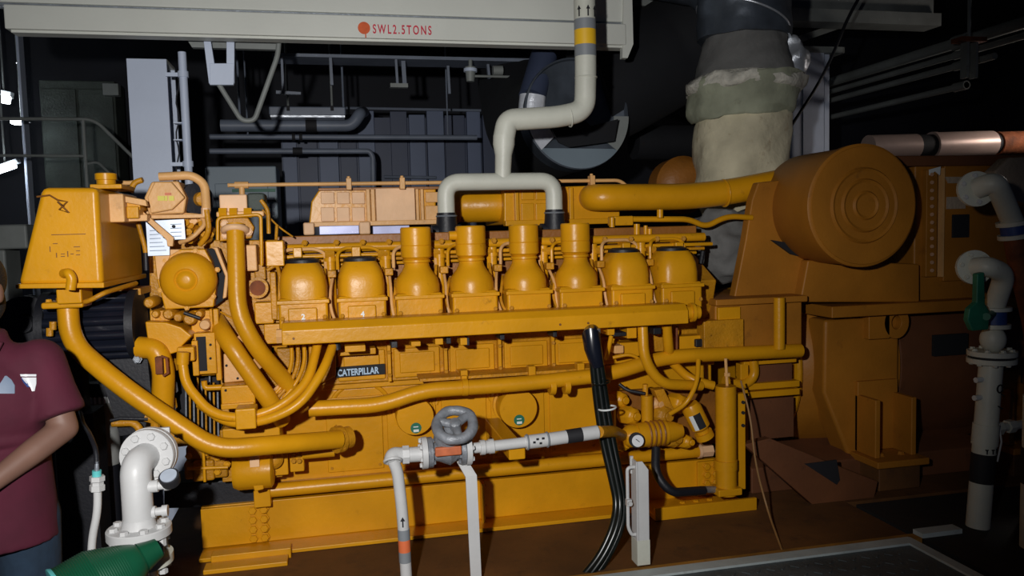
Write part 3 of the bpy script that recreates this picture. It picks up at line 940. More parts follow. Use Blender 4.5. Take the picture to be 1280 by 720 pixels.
# round inspection covers with stickers
for (u, v, r_, m_) in ((519, 521, 23.5, 0), (648, 511, 24.5, 1)):
    p = W(u, v, PY - .12)
    R_ = M(r_, p)
    cv = part('inspection_cover', MB().lathe((p.x, PY, p.z), (0, -1, 0), [(0, R_ * 1.12), (.03, R_ * 1.12), (.032, R_), (.116, R_), (.122, R_ * .97)], 36), 'yellow', E)
    q = W(u + 1, v + 14, PY - .123)
    s = part('sticker', MB().lathe((q.x, PY - .123, q.z), (0, -1, 0), [(0, M(6.8, q)), (.0015, M(6.8, q))], 24), 'sticker_green', cv, label='round green and white sticker')
    part('sticker_mark', MB().mm(q.x - .012, q.x + .012, PY - .128, PY - .1235, q.z - .017, q.z - .006).mm(q.x - .012, q.x + .01, PY - .128, PY - .1235, q.z + .004, q.z + .008), 'sticker_white', cv)
# maker's plate
p0, p1 = W(420, 463, BLK - .04), W(480, 457, BLK - .04)
sl = math.atan2(p1.z - p0.z, p1.x - p0.x) * 0.35
pc = W(450.5, 463.5, BLK - .04)
rot = Matrix.Rotation(-sl, 3, 'Y')
pl = part('maker_plate', MB().box((pc.x, BLK - .036, pc.z), (M(61, pc), .008, M(13, pc)), rot), 'plate_black', E, label='black maker plate with pale blue capitals')
tx = text_part('CATERPILLAR', M(11.5, pc), (pc.x - M(28, pc), BLK - .041, pc.z - M(5.0, pc)), 'plate_letter', pl, sx=0.72, bold=.0013)
tx.rotation_euler = (math.pi / 2, -sl, 0)

# long tray cover along the side
TYF = 3.20
a, b = W(352, 420, TYF), W(861, 391, TYF)
zc = (a.z + b.z) / 2
hh = M(13.0, W(600, 405, TYF))
tr = part('wiring_tray', MB().xprism([(TYF, zc - hh), (TYF, zc + hh * .35), (TYF + .03, zc + hh), (TYF + .13, zc + hh), (TYF + .13, zc - hh)], a.x, b.x), 'yellow', E, .005)
part('tray_end', MB().cyl((a.x - .022, TYF + .05, zc - .01), (a.x, TYF + .05, zc - .01), .03, n=6), 'peach', tr)
part('tray_end', MB().cyl((b.x, TYF + .05, zc), (b.x + .07, TYF + .05, zc), .03, n=16).cyl((b.x + .03, TYF + .05, zc), (b.x + .045, TYF + .05, zc), .042, n=16), 'yellow', tr)
for u in (367, 700, 735):
    p = W(u, 424 - (u - 352) * .06, TYF)
    part('tray_screw', MB().cyl((p.x, TYF - .004, zc - hh * .4), (p.x, TYF, zc - hh * .4), .005, n=8), 'decal_brown', tr)
for k in range(6):
    x = a.x + .15 + k * (b.x - a.x - .3) / 5
    part('tray_bracket', MB().mm(x - .02, x + .02, TYF + .13, BLK, zc - .01, zc + .01), 'yellow', E, .003)
# dark clips and blocks under the tray
for (u, v, w_, h_, m_) in ((444, 436, 26, 8, 'yellow'), (493, 431, 8, 8, 'rubber'), (520, 430, 12, 6, 'yellow'), (549, 427, 10, 8, 'yellow'), (561, 426, 6, 8, 'rubber'), (580, 427, 9, 9, 'yellow'), (585, 427, 4, 10, 'rubber'),
                       (628, 421, 6, 8, 'rubber'), (694, 417, 5, 9, 'rubber'), (764, 414, 9, 10, 'yellow'), (775, 418, 16, 5, 'rubber'), (790, 416, 12, 14, 'yellow'), (822, 414, 10, 8, 'rubber')):
    part('clip', MB().pbox(u - w_ / 2, v - h_ / 2, u + w_ / 2, v + h_ / 2, TYF + .1, .1), m_, E, .003)

# ------------------------------------------------------------------ cylinder covers
zc0 = W(600, 396, 3.36).z            # foot of covers
zc1 = W(600, 322, 3.36).z            # shoulder of plain covers
ztop_ = W(596, 282, 3.40).z
CVY = 3.42
HW = step * .415
for i, x in enumerate(CX):
    bottle = 2 <= i <= 5
    cv = MB()
    zsh = W(600, 345, 3.36).z
    cv.mm(x - HW, x + HW, CVY - .085, CVY + .16, zc0 - .03, zsh - .06)
    ob = part('cylinder_cover', cv, 'yellow', E, .012)
    part('seam_flange', MB().mm(x - HW - .006, x + HW + .006, CVY - .095, CVY + .16, zsh - .085, zsh - .068), 'yellow', ob, .004)
    if bottle:
        prof = [(0, HW * .98), (.06, HW * .98), (.11, HW * .90), (.16, HW * .66), (.19, HW * .56), (.215, HW * .53), (.22, HW * .60), (.235, HW * .60), (.24, HW * .54), (.25, HW * .60)]
        base = zsh - .07
        H = ztop_ - base
        k = H - .13
        prof = [(h * k / .25, r) for h, r in prof] + [(k + .004, HW * .66), (k + .05, HW * .665), (k + .052, HW * .645), (k + .055, HW * .665), (H - .006, HW * .665), (H, HW * .62)]
        part('breather', MB().lathe((x, CVY, base), (0, 0, 1), prof, 32), 'yellow', ob, ang=30)
        if i == 3:
            part('breather_spout', MB().cyl((x - HW * .6, CVY, ztop_ - .04), (x - HW * .95, CVY, ztop_ - .04), .02, n=14), 'yellow', ob)
    else:
        base = zsh - .07
        H = zc1 - base
        dm = MB()
        # rounded loaf shape: stacked rounded rectangles
        rows = [(0, 1.0, 1.0), (.35, 1.0, 1.0), (.62, .95, .96), (.82, .84, .86), (.95, .72, .74), (1.0, .66, .68)]
        vs, fs = [], []
        n = 32
        for (h, sx, sy) in rows:
            for q in range(n):
                a_ = 2 * math.pi * q / n
                cx_, sy_ = math.cos(a_), math.sin(a_)
                e = .55
                vs.append((x + HW * sx * math.copysign(abs(cx_) ** e, cx_), CVY + .03 + .115 * sy * math.copysign(abs(sy_) ** e, sy_), base + H * h))
        for r_ in range(len(rows) - 1):
            for q in range(n):
                fs.append((r_ * n + q, r_ * n + (q + 1) % n, (r_ + 1) * n + (q + 1) % n, (r_ + 1) * n + q))
        fs.append(tuple(range(n))); fs.append(tuple(range((len(rows) - 1) * n, len(rows) * n)))
        part('dome', dm.add(vs, fs), 'yellow', ob, ang=40)
        part('top_gasket', MB().lathe((x, CVY + .03, zc1), (0, 0, 1), [(0, HW * .72), (.012, HW * .70), (.02, HW * .5)], 24), 'rubber', ob)
        part('front_boss', MB().mm(x - HW * .62, x + HW * .55, CVY - .10, CVY - .08, zc0, zsh - .10), 'yellow', ob, .006)
    for sx in (-1, 1):
        bolt((x + sx * HW * .85, CVY - .095, zc0 + .035), (0, -1, 0), .008, 'yellow_cast', ob)
    if i in (0, 1):
        text_part('24'[i], .030, (x - .009, CVY - .103, zc0 + .03), 'sticker_white', ob, name='numeral', bold=.001)
    # between covers: injector post, fuel lines
    xm = x + step * .5
    if i < 7:
        part('post', MB().cyl((xm - .005, CVY + .10, zc0 - .05), (xm - .005, CVY + .10, zc1 + .04), .022, n=14).cyl((xm - .005, CVY + .10, zc1 + .0), (xm - .005, CVY + .10, zc1 + .015), .028, n=14), 'yellow', E)
        for k in range(3):
            dx = (-.028, .004, .03)[k]
            ph = random.uniform(-.02, .02)
            part('fuel_line', MB().tube([(xm + dx, CVY + .05, zc1 - .03 - .03 * k), (xm + dx + ph, CVY - .01, zc1 - .12), (xm + dx * .5 + ph, CVY - .03, zc0 + .06), (xm + dx + .02, CVY - .05, zc0 - .04)], .0065, 8, rad=.05), 'yellow_cast' if k != 1 else 'peach', E)
        part('line_bracket', MB().box((xm, CVY + .02, zc1 - .05), (.035, .05, .03)), 'yellow_cast', E, .004)
        part('gap_shade_block', MB().mm(xm - .03, xm + .03, CVY + .11, CVY + .14, zc0 - .04, zc1 - .12), 'orange_dark', E)  # solid block, dark colour stands in for the shade between covers

# ------------------------------------------------------------------ fuel manifold behind the covers
MY = 3.56
def hbar(u0, u1, v0, v1, Y, rpx, m, nm='manifold_tube', n=12):
    a, b = W(u0, v0, Y), W(u1, v1, Y)
    z = (a.z + b.z) / 2
    part(nm, MB().cyl((a.x, Y, z), (b.x, Y, z), M(rpx, a), n=n), m, E)
a, b = W(345, 297, MY + .1), W(862, 290, MY + .1)
part('manifold_top_plate', MB().mm(a.x, b.x, MY + .02, MY + .22, a.z - .035, a.z + .005), 'orange_dark', E, .006)
hbar(352, 880, 307, 300, MY, 6.0, 'yellow')
hbar(350, 890, 317, 309, MY - .04, 2.6, 'yellow', 'fuel_pipe')
hbar(350, 880, 322.5, 315, MY - .03, 2.2, 'yellow_cast', 'fuel_pipe')
hbar(360, 870, 328, 320, MY - .01, 2.0, 'yellow', 'fuel_pipe')
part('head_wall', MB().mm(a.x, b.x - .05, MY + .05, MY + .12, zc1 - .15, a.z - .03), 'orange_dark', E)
for k in range(15):
    u = 372 + k * 34 + (k * 13) % 7
    v = 316 - (u - 352) * .014
    p = W(u, v, MY - .06)
    if k % 2 == 0:
        part('pipe_block', MB().box((p.x, MY - .04, p.z), (M(11, p), .07, M(13, p))), 'yellow', E, .005)
    else:
        part('pipe_union', MB().cyl((p.x - .02, MY - .05, p.z - .01), (p.x + .02, MY - .05, p.z - .01), .018, n=6), 'yellow_cast', E)
    bolt((p.x + .03, MY - .05, p.z + .04), (0, -1, 0), .011, 'yellow_cast', E)
for i, x in enumerate(CX):
    # small looped pipe over every cover
    zl = zc1 + .035
    w_ = HW * .95
    part('loop_pipe', MB().tube([(x - w_, CVY + .06, zl - .07), (x - w_, CVY + .06, zl), (x - w_ + .03, CVY + .09, zl + .02), (x + w_ - .04, CVY + .1, zl + .02), (x + w_, CVY + .1, zl), (x + w_, CVY + .08, zl - .09)], .0075, 8, rad=.03), 'yellow' if i % 2 else 'peach', E)

# ------------------------------------------------------------------ aftercooler housing on top, in the V
AY = 3.92
def asec(poly, m, d=.5, bv=.008, nm='aftercooler_section', Y=AY):
    return part(nm, MB().pprism(poly, Y, d), m, E, bv)
body = asec([(386, 281), (389, 252), (398, 238), (404, 236), (545, 235), (545, 281)], 'yellow', nm='aftercooler_housing')
# grid of raised panes at the front of the housing
for r_, (va, vb) in enumerate(((240, 255), (259, 277))):
    for (ua, ub) in ((401, 418), (421, 437), (440, 456)):
        part('cast_panel', MB().pbox(ua, va, ub, vb, AY - .012, .014), 'pale_pink', body, .004)
for (ua, ub) in ((532, 548),):
    for (va, vb) in ((240, 253), (257, 277)):
        part('cast_panel', MB().pbox(ua, va, ub, vb, AY - .012, .014), 'peach', body, .004)
part('access_plate', MB().pbox(470, 235, 519, 276, AY - .03, .034), 'pale_pink', body, .004, label='flat pale access plate')
for (ua, ub) in ((458, 463), (464, 469), (520, 524), (526, 530)):
    part('rib', MB().pbox(ua, 236, ub, 279, AY - .025, .03), 'peach', body, .004)
part('lower_flange', MB().pbox(388, 276, 547, 282, AY - .03, .06), 'peach', body, .004)
part('top_lip', MB().pbox(398, 234, 560, 237.5, AY - .02, .4), 'orange_dark', body, .003)
for (ua, ub, va, vb) in ((379, 393, 278, 294), (449, 463, 277, 293)):
    part('foot', MB().pbox(ua, va, ub, vb, AY - .06, .16), 'pale_pink', E, .008)
for (ua, ub) in ((399, 449), (466, 512)):
    part('bright_strip', MB().pbox(ua, 282, ub, 293, AY - .035, .1), 'strip_metal', E, .003, label='bright bare metal strip')
# drum shaped middle and box end
c0, c1 = W(560, 257, AY + .14), W(633, 257, AY + .14)
rc = M(21, c0)
zc_ = (c0.z + c1.z) / 2
part('aftercooler_drum', MB().lathe((c0.x, AY + .14, zc_), (1, 0, 0), [(0, rc * 1.02), (.05, rc * 1.02), (.055, rc * .96), (.09, rc * .96), (.095, rc * 1.0), (c1.x - c0.x, rc)], 32), 'yellow', E)
b2 = asec([(630, 281), (630, 236), (735, 232), (775, 232), (775, 278)], 'yellow', nm='aftercooler_box')
for (ua, ub, va, vb) in ((652, 668, 237, 250), (670, 685, 237, 250), (652, 668, 254, 277), (670, 685, 254, 277), (700, 712, 236, 277)):
    part('cast_panel', MB().pbox(ua, va, ub, vb, AY - .012, .014), 'yellow', b2, .004)
part('rib', MB().pbox(644, 236, 649, 280, AY - .025, .03).pbox(712, 234, 717, 280, AY - .025, .03), 'yellow', b2, .004)
part('lower_flange', MB().pbox(632, 274, 778, 281, AY - .03, .06), 'yellow', b2, .004)
# thin rail above the housing
GYR = AY - .06
a, b = W(300, 231, GYR), W(592, 228, GYR)
gz = (a.z + b.z) / 2
part('air_line', MB().tube([(W(286, 231, GYR).x, GYR, gz), (b.x, GYR, gz), (W(775, 226, GYR).x, GYR, gz + .0), (W(786, 230, GYR).x, GYR, gz - .04)], M(2.5, a), 10, rad=.04), 'peach', E)
for u in (436, 503, 741, 600):
    p = W(u, 229, GYR - .02)
    part('line_clip', MB().mm(p.x - .012, p.x + .012, GYR - .025, GYR + .025, gz - .03, gz + .025).cyl((p.x, GYR, gz + .02), (p.x, GYR, gz + .035), .009, n=6), 'peach', E, .003)
p = W(302, 231, GYR)
part('cock_handle', MB().cyl((p.x - .03, GYR, gz), (p.x + .03, GYR, gz), .016, n=12).cyl((p.x, GYR, gz), (p.x, GYR, gz - .07), .013, n=10).cyl((p.x - .06, GYR, gz), (p.x - .03, GYR, gz), .01, .006, n=8), 'peach', E)

# charge air pipe
QY2 = 3.80
c = W(800, 245, QY2)
part('charge_air_pipe', MB().tube([W(742, 247, AY + .1), W(738, 247, QY2), W(860, 246, QY2), W(912, 240, QY2 - .02), W(990, 225, QY2 - .05)], M(16.5, c), 28, rad=.17, seg=9), 'yellow', E, ang=60)
part('pipe_collar', MB().ring(W(905, 241.5, QY2 - .02), Vector((1, 0, .08)), M(16.5, c), .006, 32, 8), 'yellow', E)
# breather pipe below it
part('crank_breather_pipe', MB().tube([W(790, 274, 3.62), W(862, 274, 3.62), W(882, 284, 3.62), W(908, 270, 3.62), W(940, 272, 3.62)], M(3.6, W(850, 274, 3.62)), 12, rad=.06), 'yellow', E)
part('pipe_block', MB().pbox(768, 270, 792, 282, 3.60, .1), 'yellow', E, .006)
for (u, v0, v1, r_) in ((796, 280, 298, 4), (807, 282, 297, 2.5), (812, 286, 298, 3.2), (765, 272, 284, 3.5), (825, 262, 272, 4)):
    p = W(u, v0, 3.58)
    part('fitting', MB().cyl(p, W(u, v1, 3.58), M(r_, p), n=10), 'yellow', E)
# turbocharger casing at the aft end, half hidden
p = W(850, 232, 4.5)
part('turbo_casing', MB().lathe(p, (0, -1, 0), [(-.1, M(34, p)), (.05, M(36, p)), (.10, M(28, p)), (.12, M(15, p))], 32), 'orange_dark', E)
XY_, XY = XY, 3.92
part('lagged_turbine', crumple(sleeve([(352, 884, 915), (335, 872, 936), (305, 862, 946), (280, 868, 940), (262, 880, 930)], hseg=6), .040, 8, 21), 'lagging_grey', E, ang=80)
XY = XY_
for (u, v, r_) in ((812, 300, 9), (842, 303, 10), (860, 312, 8), (868, 296, 7)):
    p = W(u, v, 3.66)
    part('turbo_fitting', crumple(MB().ball(p, M(r_, p), 14, 10), .006, 20, u), 'orange_dark', E)
part('sealing_strap', MB().tube([W(872, 300, 3.62), W(880, 306, 3.62), W(876, 330, 3.6)], .012, 8, rad=.02), 'rubber', E)

# ------------------------------------------------------------------ water pipes and hoses
def pipe(nm, pts, rpx, m='yellow', rad=.09, n=18, parent=None, ref=None):
    P = [W(*q) for q in pts]
    r_ = M(rpx, ref or P[len(P) // 2])
    return part(nm, MB().tube(P, r_, n, rad=rad, seg=8), m, parent or E, ang=60)

pipe('tank_water_pipe', [(84, 372, 3.22), (88, 428, 3.20), (150, 482, 3.14), (268, 562, 3.12), (330, 557, 3.14), (425, 549, 3.30)], 12.2, rad=.13)
pf = W(84, 380, 3.22)
part('pipe_flange', MB().mm(pf.x - .07, pf.x + .07, 3.16, 3.28, pf.z - .012, pf.z + .012), 'yellow', E, .008)
for s in (-1, 1):
    bolt((pf.x + s * .055, 3.2, pf.z + .012), (0, 0, 1), .01, 'yellow', E)
q = W(424, 549, 3.34)
part('pipe_flange', MB().lathe(q, (1, .6, 0), [(-.02, .055), (.012, .055), (.012, .045), (.05, .045)], 24), 'yellow_cast', E)
bolt_ring(q, (-1, -.6, 0), .05, 5, .009, 'yellow_cast', E)
pipe('coolant_pipe', [(294, 280, 3.36), (297, 390, 3.30), (318, 432, 3.30), (372, 494, 3.42)], 10.8, rad=.13)
pipe('coolant_pipe', [(270, 400, 3.50), (284, 425, 3.34), (340, 505, 3.34), (352, 525, 3.42)], 11.5, rad=.09)
pipe('elbow_pipe', [(174, 434, 3.36), (196, 436, 3.34), (205, 462, 3.34), (203, 512, 3.36)], 13.5, rad=.12)
pipe('flexible_hose', [(228, 452, 3.26), (232, 480, 3.24), (262, 516, 3.20), (300, 524, 3.18), (345, 512, 3.18), (385, 480, 3.22), (397, 430, 3.32)], 6.0, rad=.10)
pipe('flexible_hose', [(250, 505, 3.28), (285, 530, 3.20), (330, 527, 3.16), (375, 507, 3.16), (405, 462, 3.22), (416, 432, 3.32)], 6.0, rad=.10)
part('hose_clamp', MB().pbox(294, 511, 320, 537, 3.12, .09), 'yellow', E, .006)
part('hose_collar', MB().cyl(W(229, 440, 3.26), W(228, 455, 3.26), M(8, pf), n=12), 'yellow', E)
pipe('black_hose_end', [(420, 425, 3.32), (422, 437, 3.32)], 4.5, 'rubber')
for k, u in enumerate((362, 370, 378, 386)):
    pipe('thin_hose', [(u + 2, 425, 3.38), (u + 3, 455, 3.38), (u - 6 - k, 480, 3.38), (u - 24, 498, 3.36)], 2.6, 'yellow_cast' if k % 2 else 'yellow', rad=.06, n=10)
pipe('side_water_pipe', [(386, 511, 3.42), (478, 506, 3.42), (528, 488, 3.42), (640, 481, 3.42), (762, 468, 3.42), (818, 450, 3.42), (850, 445, 3.42), (1000, 438, 3.50)], 9.2, rad=.16)
for u, v in ((581, 476), (690, 475), (708, 474)):
    p = W(u, v + 8, 3.42)
    part('pipe_clamp', MB().lathe((p.x - .013, 3.42, W(u, v + 8, 3.42).z), (1, 0, -.03), [(0, .038), (.026, .038)], 20).mm(p.x - .012, p.x + .012, 3.42, PY, p.z - .01, p.z + .05), 'yellow', E, .003)
a, b = W(524, 474, 3.5), W(745, 459, 3.5)
part('pipe_shelf', MB().mm(a.x, b.x, 3.46, BLK, (a.z + b.z) / 2 - .006, (a.z + b.z) / 2 + .006), 'yellow_cast', E)
for u in (580, 665, 726):
    part('shelf_lug', MB().pbox(u - 4, 463 - (u - 580) * .06, u + 5, 476 - (u - 580) * .06, 3.44, .05), 'yellow', E, .004)
# hoses at the aft end
pipe('flexible_hose', [(803, 404, 3.30), (805, 450, 3.28), (826, 480, 3.28), (876, 482, 3.34)], 6.6, rad=.13)
pipe('flexible_hose', [(833, 404, 3.36), (836, 440, 3.40), (838, 452, 3.50)], 6.2)
pipe('flexible_hose', [(842, 455, 3.46), (862, 474, 3.36), (892, 482, 3.34)], 5.6, rad=.08)
pipe('return_line', [(873, 450, 3.34), (872, 478, 3.28), (858, 505, 3.26), (838, 517, 3.32)], 3.0, rad=.10, n=10)
pipe('thin_hose', [(765, 414, 3.34), (760, 440, 3.36), (758, 448, 3.44)], 2.8, n=10)
pipe('thin_hose', [(766, 447, 3.44), (790, 442, 3.42), (806, 455, 3.42)], 2.2, n=10)
pipe('thin_hose', [(774, 480, 3.40), (784, 488, 3.38), (806, 492, 3.36)], 2.2, 'rubber', rad=.05, n=10)
pipe('thin_hose', [(846, 408, 3.46), (846, 436, 3.46)], 1.6, 'rust', n=8)
pipe('loop_hose', [(940, 440, 3.60), (944, 470, 3.60), (930, 482, 3.60), (905, 475, 3.60)], 6, rad=.1)
for (ua, va, ub, vb, Y, m_) in ((775, 428, 800, 446, 3.50, 'yellow'), (768, 432, 780, 442, 3.46, 'peach'), (806, 415, 830, 440, 3.52, 'yellow_cast'), (840, 420, 880, 442, 3.52, 'yellow'), (870, 424, 882, 434, 3.50, 'rubber'),
                             (880, 400, 930, 436, 3.48, 'yellow_cast')):
    part('aft_block', MB().pbox(ua, va, ub, vb, Y, .08), m_, E, .005)

# ------------------------------------------------------------------ aft auxiliaries
AX = 3.36
def vcyl(nm, u0, u1, v0, v1, Y, m='yellow', n=22, parent=None, prof=None):
    a, b = W((u0 + u1) / 2, v0, Y), W((u0 + u1) / 2, v1, Y)
    r_ = M((u1 - u0) / 2, a)
    return part(nm, MB().cyl((a.x, Y, b.z), (a.x, Y, a.z), r_, n=n), m, parent or E, .003)
can = vcyl('filter_canister', 894, 920, 482, 618, 3.34)
a = W(907, 585, 3.34)
part('canister_band', MB().cyl((a.x, 3.34, a.z - .005), (a.x, 3.34, a.z + .04), M(14.5, a), n=22), 'yellow', can)
a = W(907, 612, 3.34)
part('canister_foot', MB().box((a.x, 3.34, a.z), (M(32, a), .1, M(9, a))), 'yellow', can, .006)
part('dip_rod', MB().cyl(W(909, 484, 3.34), W(907, 448, 3.34), .007, n=8).cyl(W(909, 470, 3.34), W(909, 466, 3.34), .014, n=6), 'peach', E)
part('bracket_strip', MB().pbox(921, 492, 932, 612, 3.38, .03), 'yellow', E, .003)
for v in (503, 516, 532):
    p = W(929, v, 3.375)
    part('hole_shade_disc', MB().cyl((p.x, 3.372, p.z), (p.x, 3.38, p.z), .008, n=10), 'black_paint', E)  # black disc on the strip, painted for the dark of a hole
pv = vcyl('pump_valve', 801, 816, 494, 548, 3.40)
vcyl('valve_stem', 803, 810, 480, 498, 3.40, 'yellow_cast', parent=pv)
a, b = W(780, 546, AX), W(852, 538, AX)
part('priming_pump', MB().lathe(a, (b - a), [(0, .035), (.02, .05), (.06, .05), (.06, .056), (.20, .056), (.20, .05), (.24, .045), ((b - a).length, .03)], 24), 'yellow', E)
for k in range(4):
    p = a.lerp(b, .40 + k * .08)
    part('pump_rib', MB().ring(p, b - a, .056, .005, 24, 6), 'orange_dark', E)
for (u, v, r_, Y, m_) in ((790, 520, 12, 3.42, 'yellow'), (830, 520, 14, 3.42, 'yellow_cast'), (850, 505, 13, 3.44, 'yellow'), (842, 548, 12, 3.40, 'yellow_cast'), (778, 555, 10, 3.42, 'yellow'), (820, 505, 10, 3.46, 'peach'), (858, 552, 9, 3.40, 'yellow'), (776, 500, 11, 3.5, 'yellow')):
    p = W(u, v, Y)
    part('pump_body', MB().lathe(p, (.3, -1, .1), [(-.06, M(r_, p)), (.0, M(r_, p)), (.02, M(r_ * .8, p)), (.03, M(r_ * .45, p)), (.045, M(r_ * .45, p))], 8), m_, E, .003)
part('valve_bracket', MB().pprism([(818, 488), (830, 486), (846, 518), (834, 528)], 3.42, .06), 'yellow_cast', E, .004)
part('recess_shade_slab', MB().pbox(770, 485, 895, 560, 3.58, .03), 'orange_dark', E)  # solid dark slab standing in for the shade behind the pumps
# gauge
g = W(797, 551, 3.26)
gg = part('gauge', MB().lathe(g + Vector((0, .03, 0)), (-.15, -1, .1), [(0, M(7, g)), (.02, M(9.5, g)), (.032, M(9.5, g)), (.032, M(7.5, g))], 24), 'black_band', E, label='small round black rimmed gauge')
part('gauge_dial', MB().lathe(g + Vector((0, .0, 0)), (-.15, -1, .1), [(0, M(7.4, g)), (.005, M(7.4, g))], 24), 'gauge_face', gg)
part('gauge_needle', MB().box(g + Vector((-.002, -.007, .003)), (.022, .002, .003), Matrix.Rotation(.7, 3, 'Y')), 'black_paint', gg)
# small tilted oil filter with label
f0, f1 = W(862, 505, 3.34), W(882, 547, 3.34)
fl = part('spin_on_filter', MB().lathe(f0, f1 - f0, [(0, .035), (.02, .045), (.12, .045), (.135, .03), (.15, .03), (.15, .042), ((f1 - f0).length, .042)], 22), 'yellow', E)
ax_, s_, t_ = frame(f1 - f0)
def wrap(nm, h0, h1, q0, q1, m_):
    vs, fs = [], []
    for i in range(7):
        q = math.radians(q0 + (q1 - q0) * i / 6)
        d = s_ * math.cos(q) + t_ * math.sin(q)
        vs += [f0 + ax_ * h0 + d * .0465, f0 + ax_ * h1 + d * .0465]
    for i in range(6):
        fs.append((2 * i, 2 * i + 1, 2 * i + 3, 2 * i + 2))
    part(nm, MB().add(vs, fs), m_, fl)
import math as _m
best = max(range(360), key=lambda q: -(s_ * _m.cos(_m.radians(q)) + t_ * _m.sin(_m.radians(q))).y)
wrap('label_black', .04, .115, best - 30, best + 15, 'black_paint')
wrap('label_white', .04, .115, best - 55, best - 30, 'sticker_white')
part('drain_hose_end', MB().cyl(W(876, 612, 3.30), W(893, 612, 3.34), .016, n=10), 'steel_grey', E)
solo('oil_hose', MB().tube([W(820, 560, 3.34), W(819, 592, 3.28), W(838, 616, 3.24), W(880, 613, 3.30)], .020, 12, rad=.10, seg=8), 'rubber', 'bent black rubber hose under the small gauge', 'hose')

# ------------------------------------------------------------------ engine front (left end)
def pp(nm, poly, Y, d, m='yellow', bv=.006, par=None, lab=None):
    return part(nm, MB().pprism(poly, Y, d), m, par or E, bv, lab)
def pb(nm, u0, v0, u1, v1, Y, d, m='yellow', bv=.005, par=None, lab=None):
    return part(nm, MB().pbox(u0, v0, u1, v1, Y, d), m, par or E, bv, lab)

pp('front_housing', [(186, 300), (262, 300), (330, 330), (345, 420), (340, 545), (215, 560), (188, 500)], 3.62, .9, 'yellow_cast')
pp('side_housing', [(262, 300), (355, 300), (355, 420), (300, 440), (262, 420)], 3.52, .2, 'yellow_cast')
pl = pp('dome_plate', [(192, 312), (256, 311), (264, 326), (271, 352), (267, 384), (206, 387), (196, 350)], 3.38, .10, 'yellow')
pp('plate_corner', [(193, 312), (225, 312), (212, 320), (203, 345), (197, 350)], 3.372, .01, 'peach', .001, pl)
c = W(236, 349, 3.38)
rd = M(34, c)
dm = part('dome_cover', MB().lathe((c.x, 3.38, c.z), (0, -1, 0), [(0, rd), (.02, rd * .98), (.045, rd * .86), (.062, rd * .62), (.068, rd * .42), (.062, rd * .37), (.064, rd * .33), (.075, rd * .28), (.078, rd * .1)], 36), 'yellow', E, ang=60)
for q in (0.3, 1.3, 2.4, 3.5, 4.6, 5.6):
    bolt((c.x + rd * 1.06 * math.cos(q), 3.38, c.z + rd * 1.06 * math.sin(q)), (0, -1, 0), .009, 'yellow', pl)
pp('belt_edge', [(256, 311), (270, 310), (284, 345), (280, 375), (268, 384), (272, 350), (264, 326)], 3.44, .1, 'black_paint')
pp('belt_guard_lip', [(262, 309), (272, 309), (286, 345), (283, 372), (278, 374), (281, 345), (268, 312)], 3.40, .05, 'peach')
pp('pump_casting', [(181, 402), (208, 403), (226, 409), (240, 420), (228, 432), (222, 440), (213, 443), (196, 436), (184, 424)], 3.34, .16)
pb('pump_rib', 187, 388, 212, 402, 3.40, .1, 'yellow_cast')
for (u, v, r_) in ((188, 378, 7), (196, 392, 5), (212, 392, 7), (224, 396, 6), (238, 398, 8), (250, 392, 5)):
    p = W(u, v, 3.40)
    part('pump_stub', MB().lathe(p, (0, -1, 0), [(-.1, M(r_, p)), (.02, M(r_, p)), (.03, M(r_ * .7, p))], 14), 'yellow_cast', E)
pb('upright_plate', 240, 388, 268, 470, 3.44, .08, 'yellow')
lp = pb('control_box', 243, 416, 270, 468, 3.38, .08, 'yellow')
pb('dark_window', 246, 421, 258, 464, 3.374, .01, 'black_paint', .001, lp, 'narrow black window')
for v in (431, 448):
    p = W(263, v, 3.376)
    part('screw', MB().cyl((p.x, 3.374, p.z), (p.x, 3.38, p.z), .005, n=8), 'black_paint', lp)
p = W(256, 406, 3.38)
part('round_boss', MB().lathe((p.x, 3.46, p.z), (0, -1, 0), [(0, M(6, p)), (.08, M(6.6, p)), (.085, M(5.5, p))], 20), 'peach', E)
pipe('black_lever', [(230, 391, 3.36), (250, 398, 3.36)], 2.4, 'rubber', n=8)
pb('upright_bar', 268, 386, 275, 476, 3.40, .05, 'yellow')
pb('upright_bar', 262, 386, 266, 418, 3.41, .05, 'yellow_cast')
tp = pp('triangle_plate', [(279, 442), (284, 443), (309, 476), (280, 479)], 3.42, .04, 'peach')
for (u, v) in ((283, 457), (297, 473)):
    p = W(u, v, 3.416)
    part('screw', MB().cyl((p.x, 3.413, p.z), (p.x, 3.42, p.z), .005, n=8), 'black_paint', tp)
pb('lower_box', 276, 482, 319, 507, 3.34, .16, 'yellow', .006)
pb('lower_box_flange', 276, 504, 318, 511, 3.33, .18, 'yellow', .004)
p = W(282, 488, 3.336)
part('screw', MB().cyl((p.x, 3.333, p.z), (p.x, 3.34, p.z), .005, n=8), 'black_paint', E)
pipe('small_elbow', [(255, 476, 3.38), (256, 485, 3.38), (278, 484, 3.38)], 3.6, rad=.03, n=12)
pb('hose_manifold', 221, 434, 243, 452, 3.30, .1, 'yellow', .006)
pb('hose_manifold', 240, 426, 248, 470, 3.36, .1, 'yellow', .004)
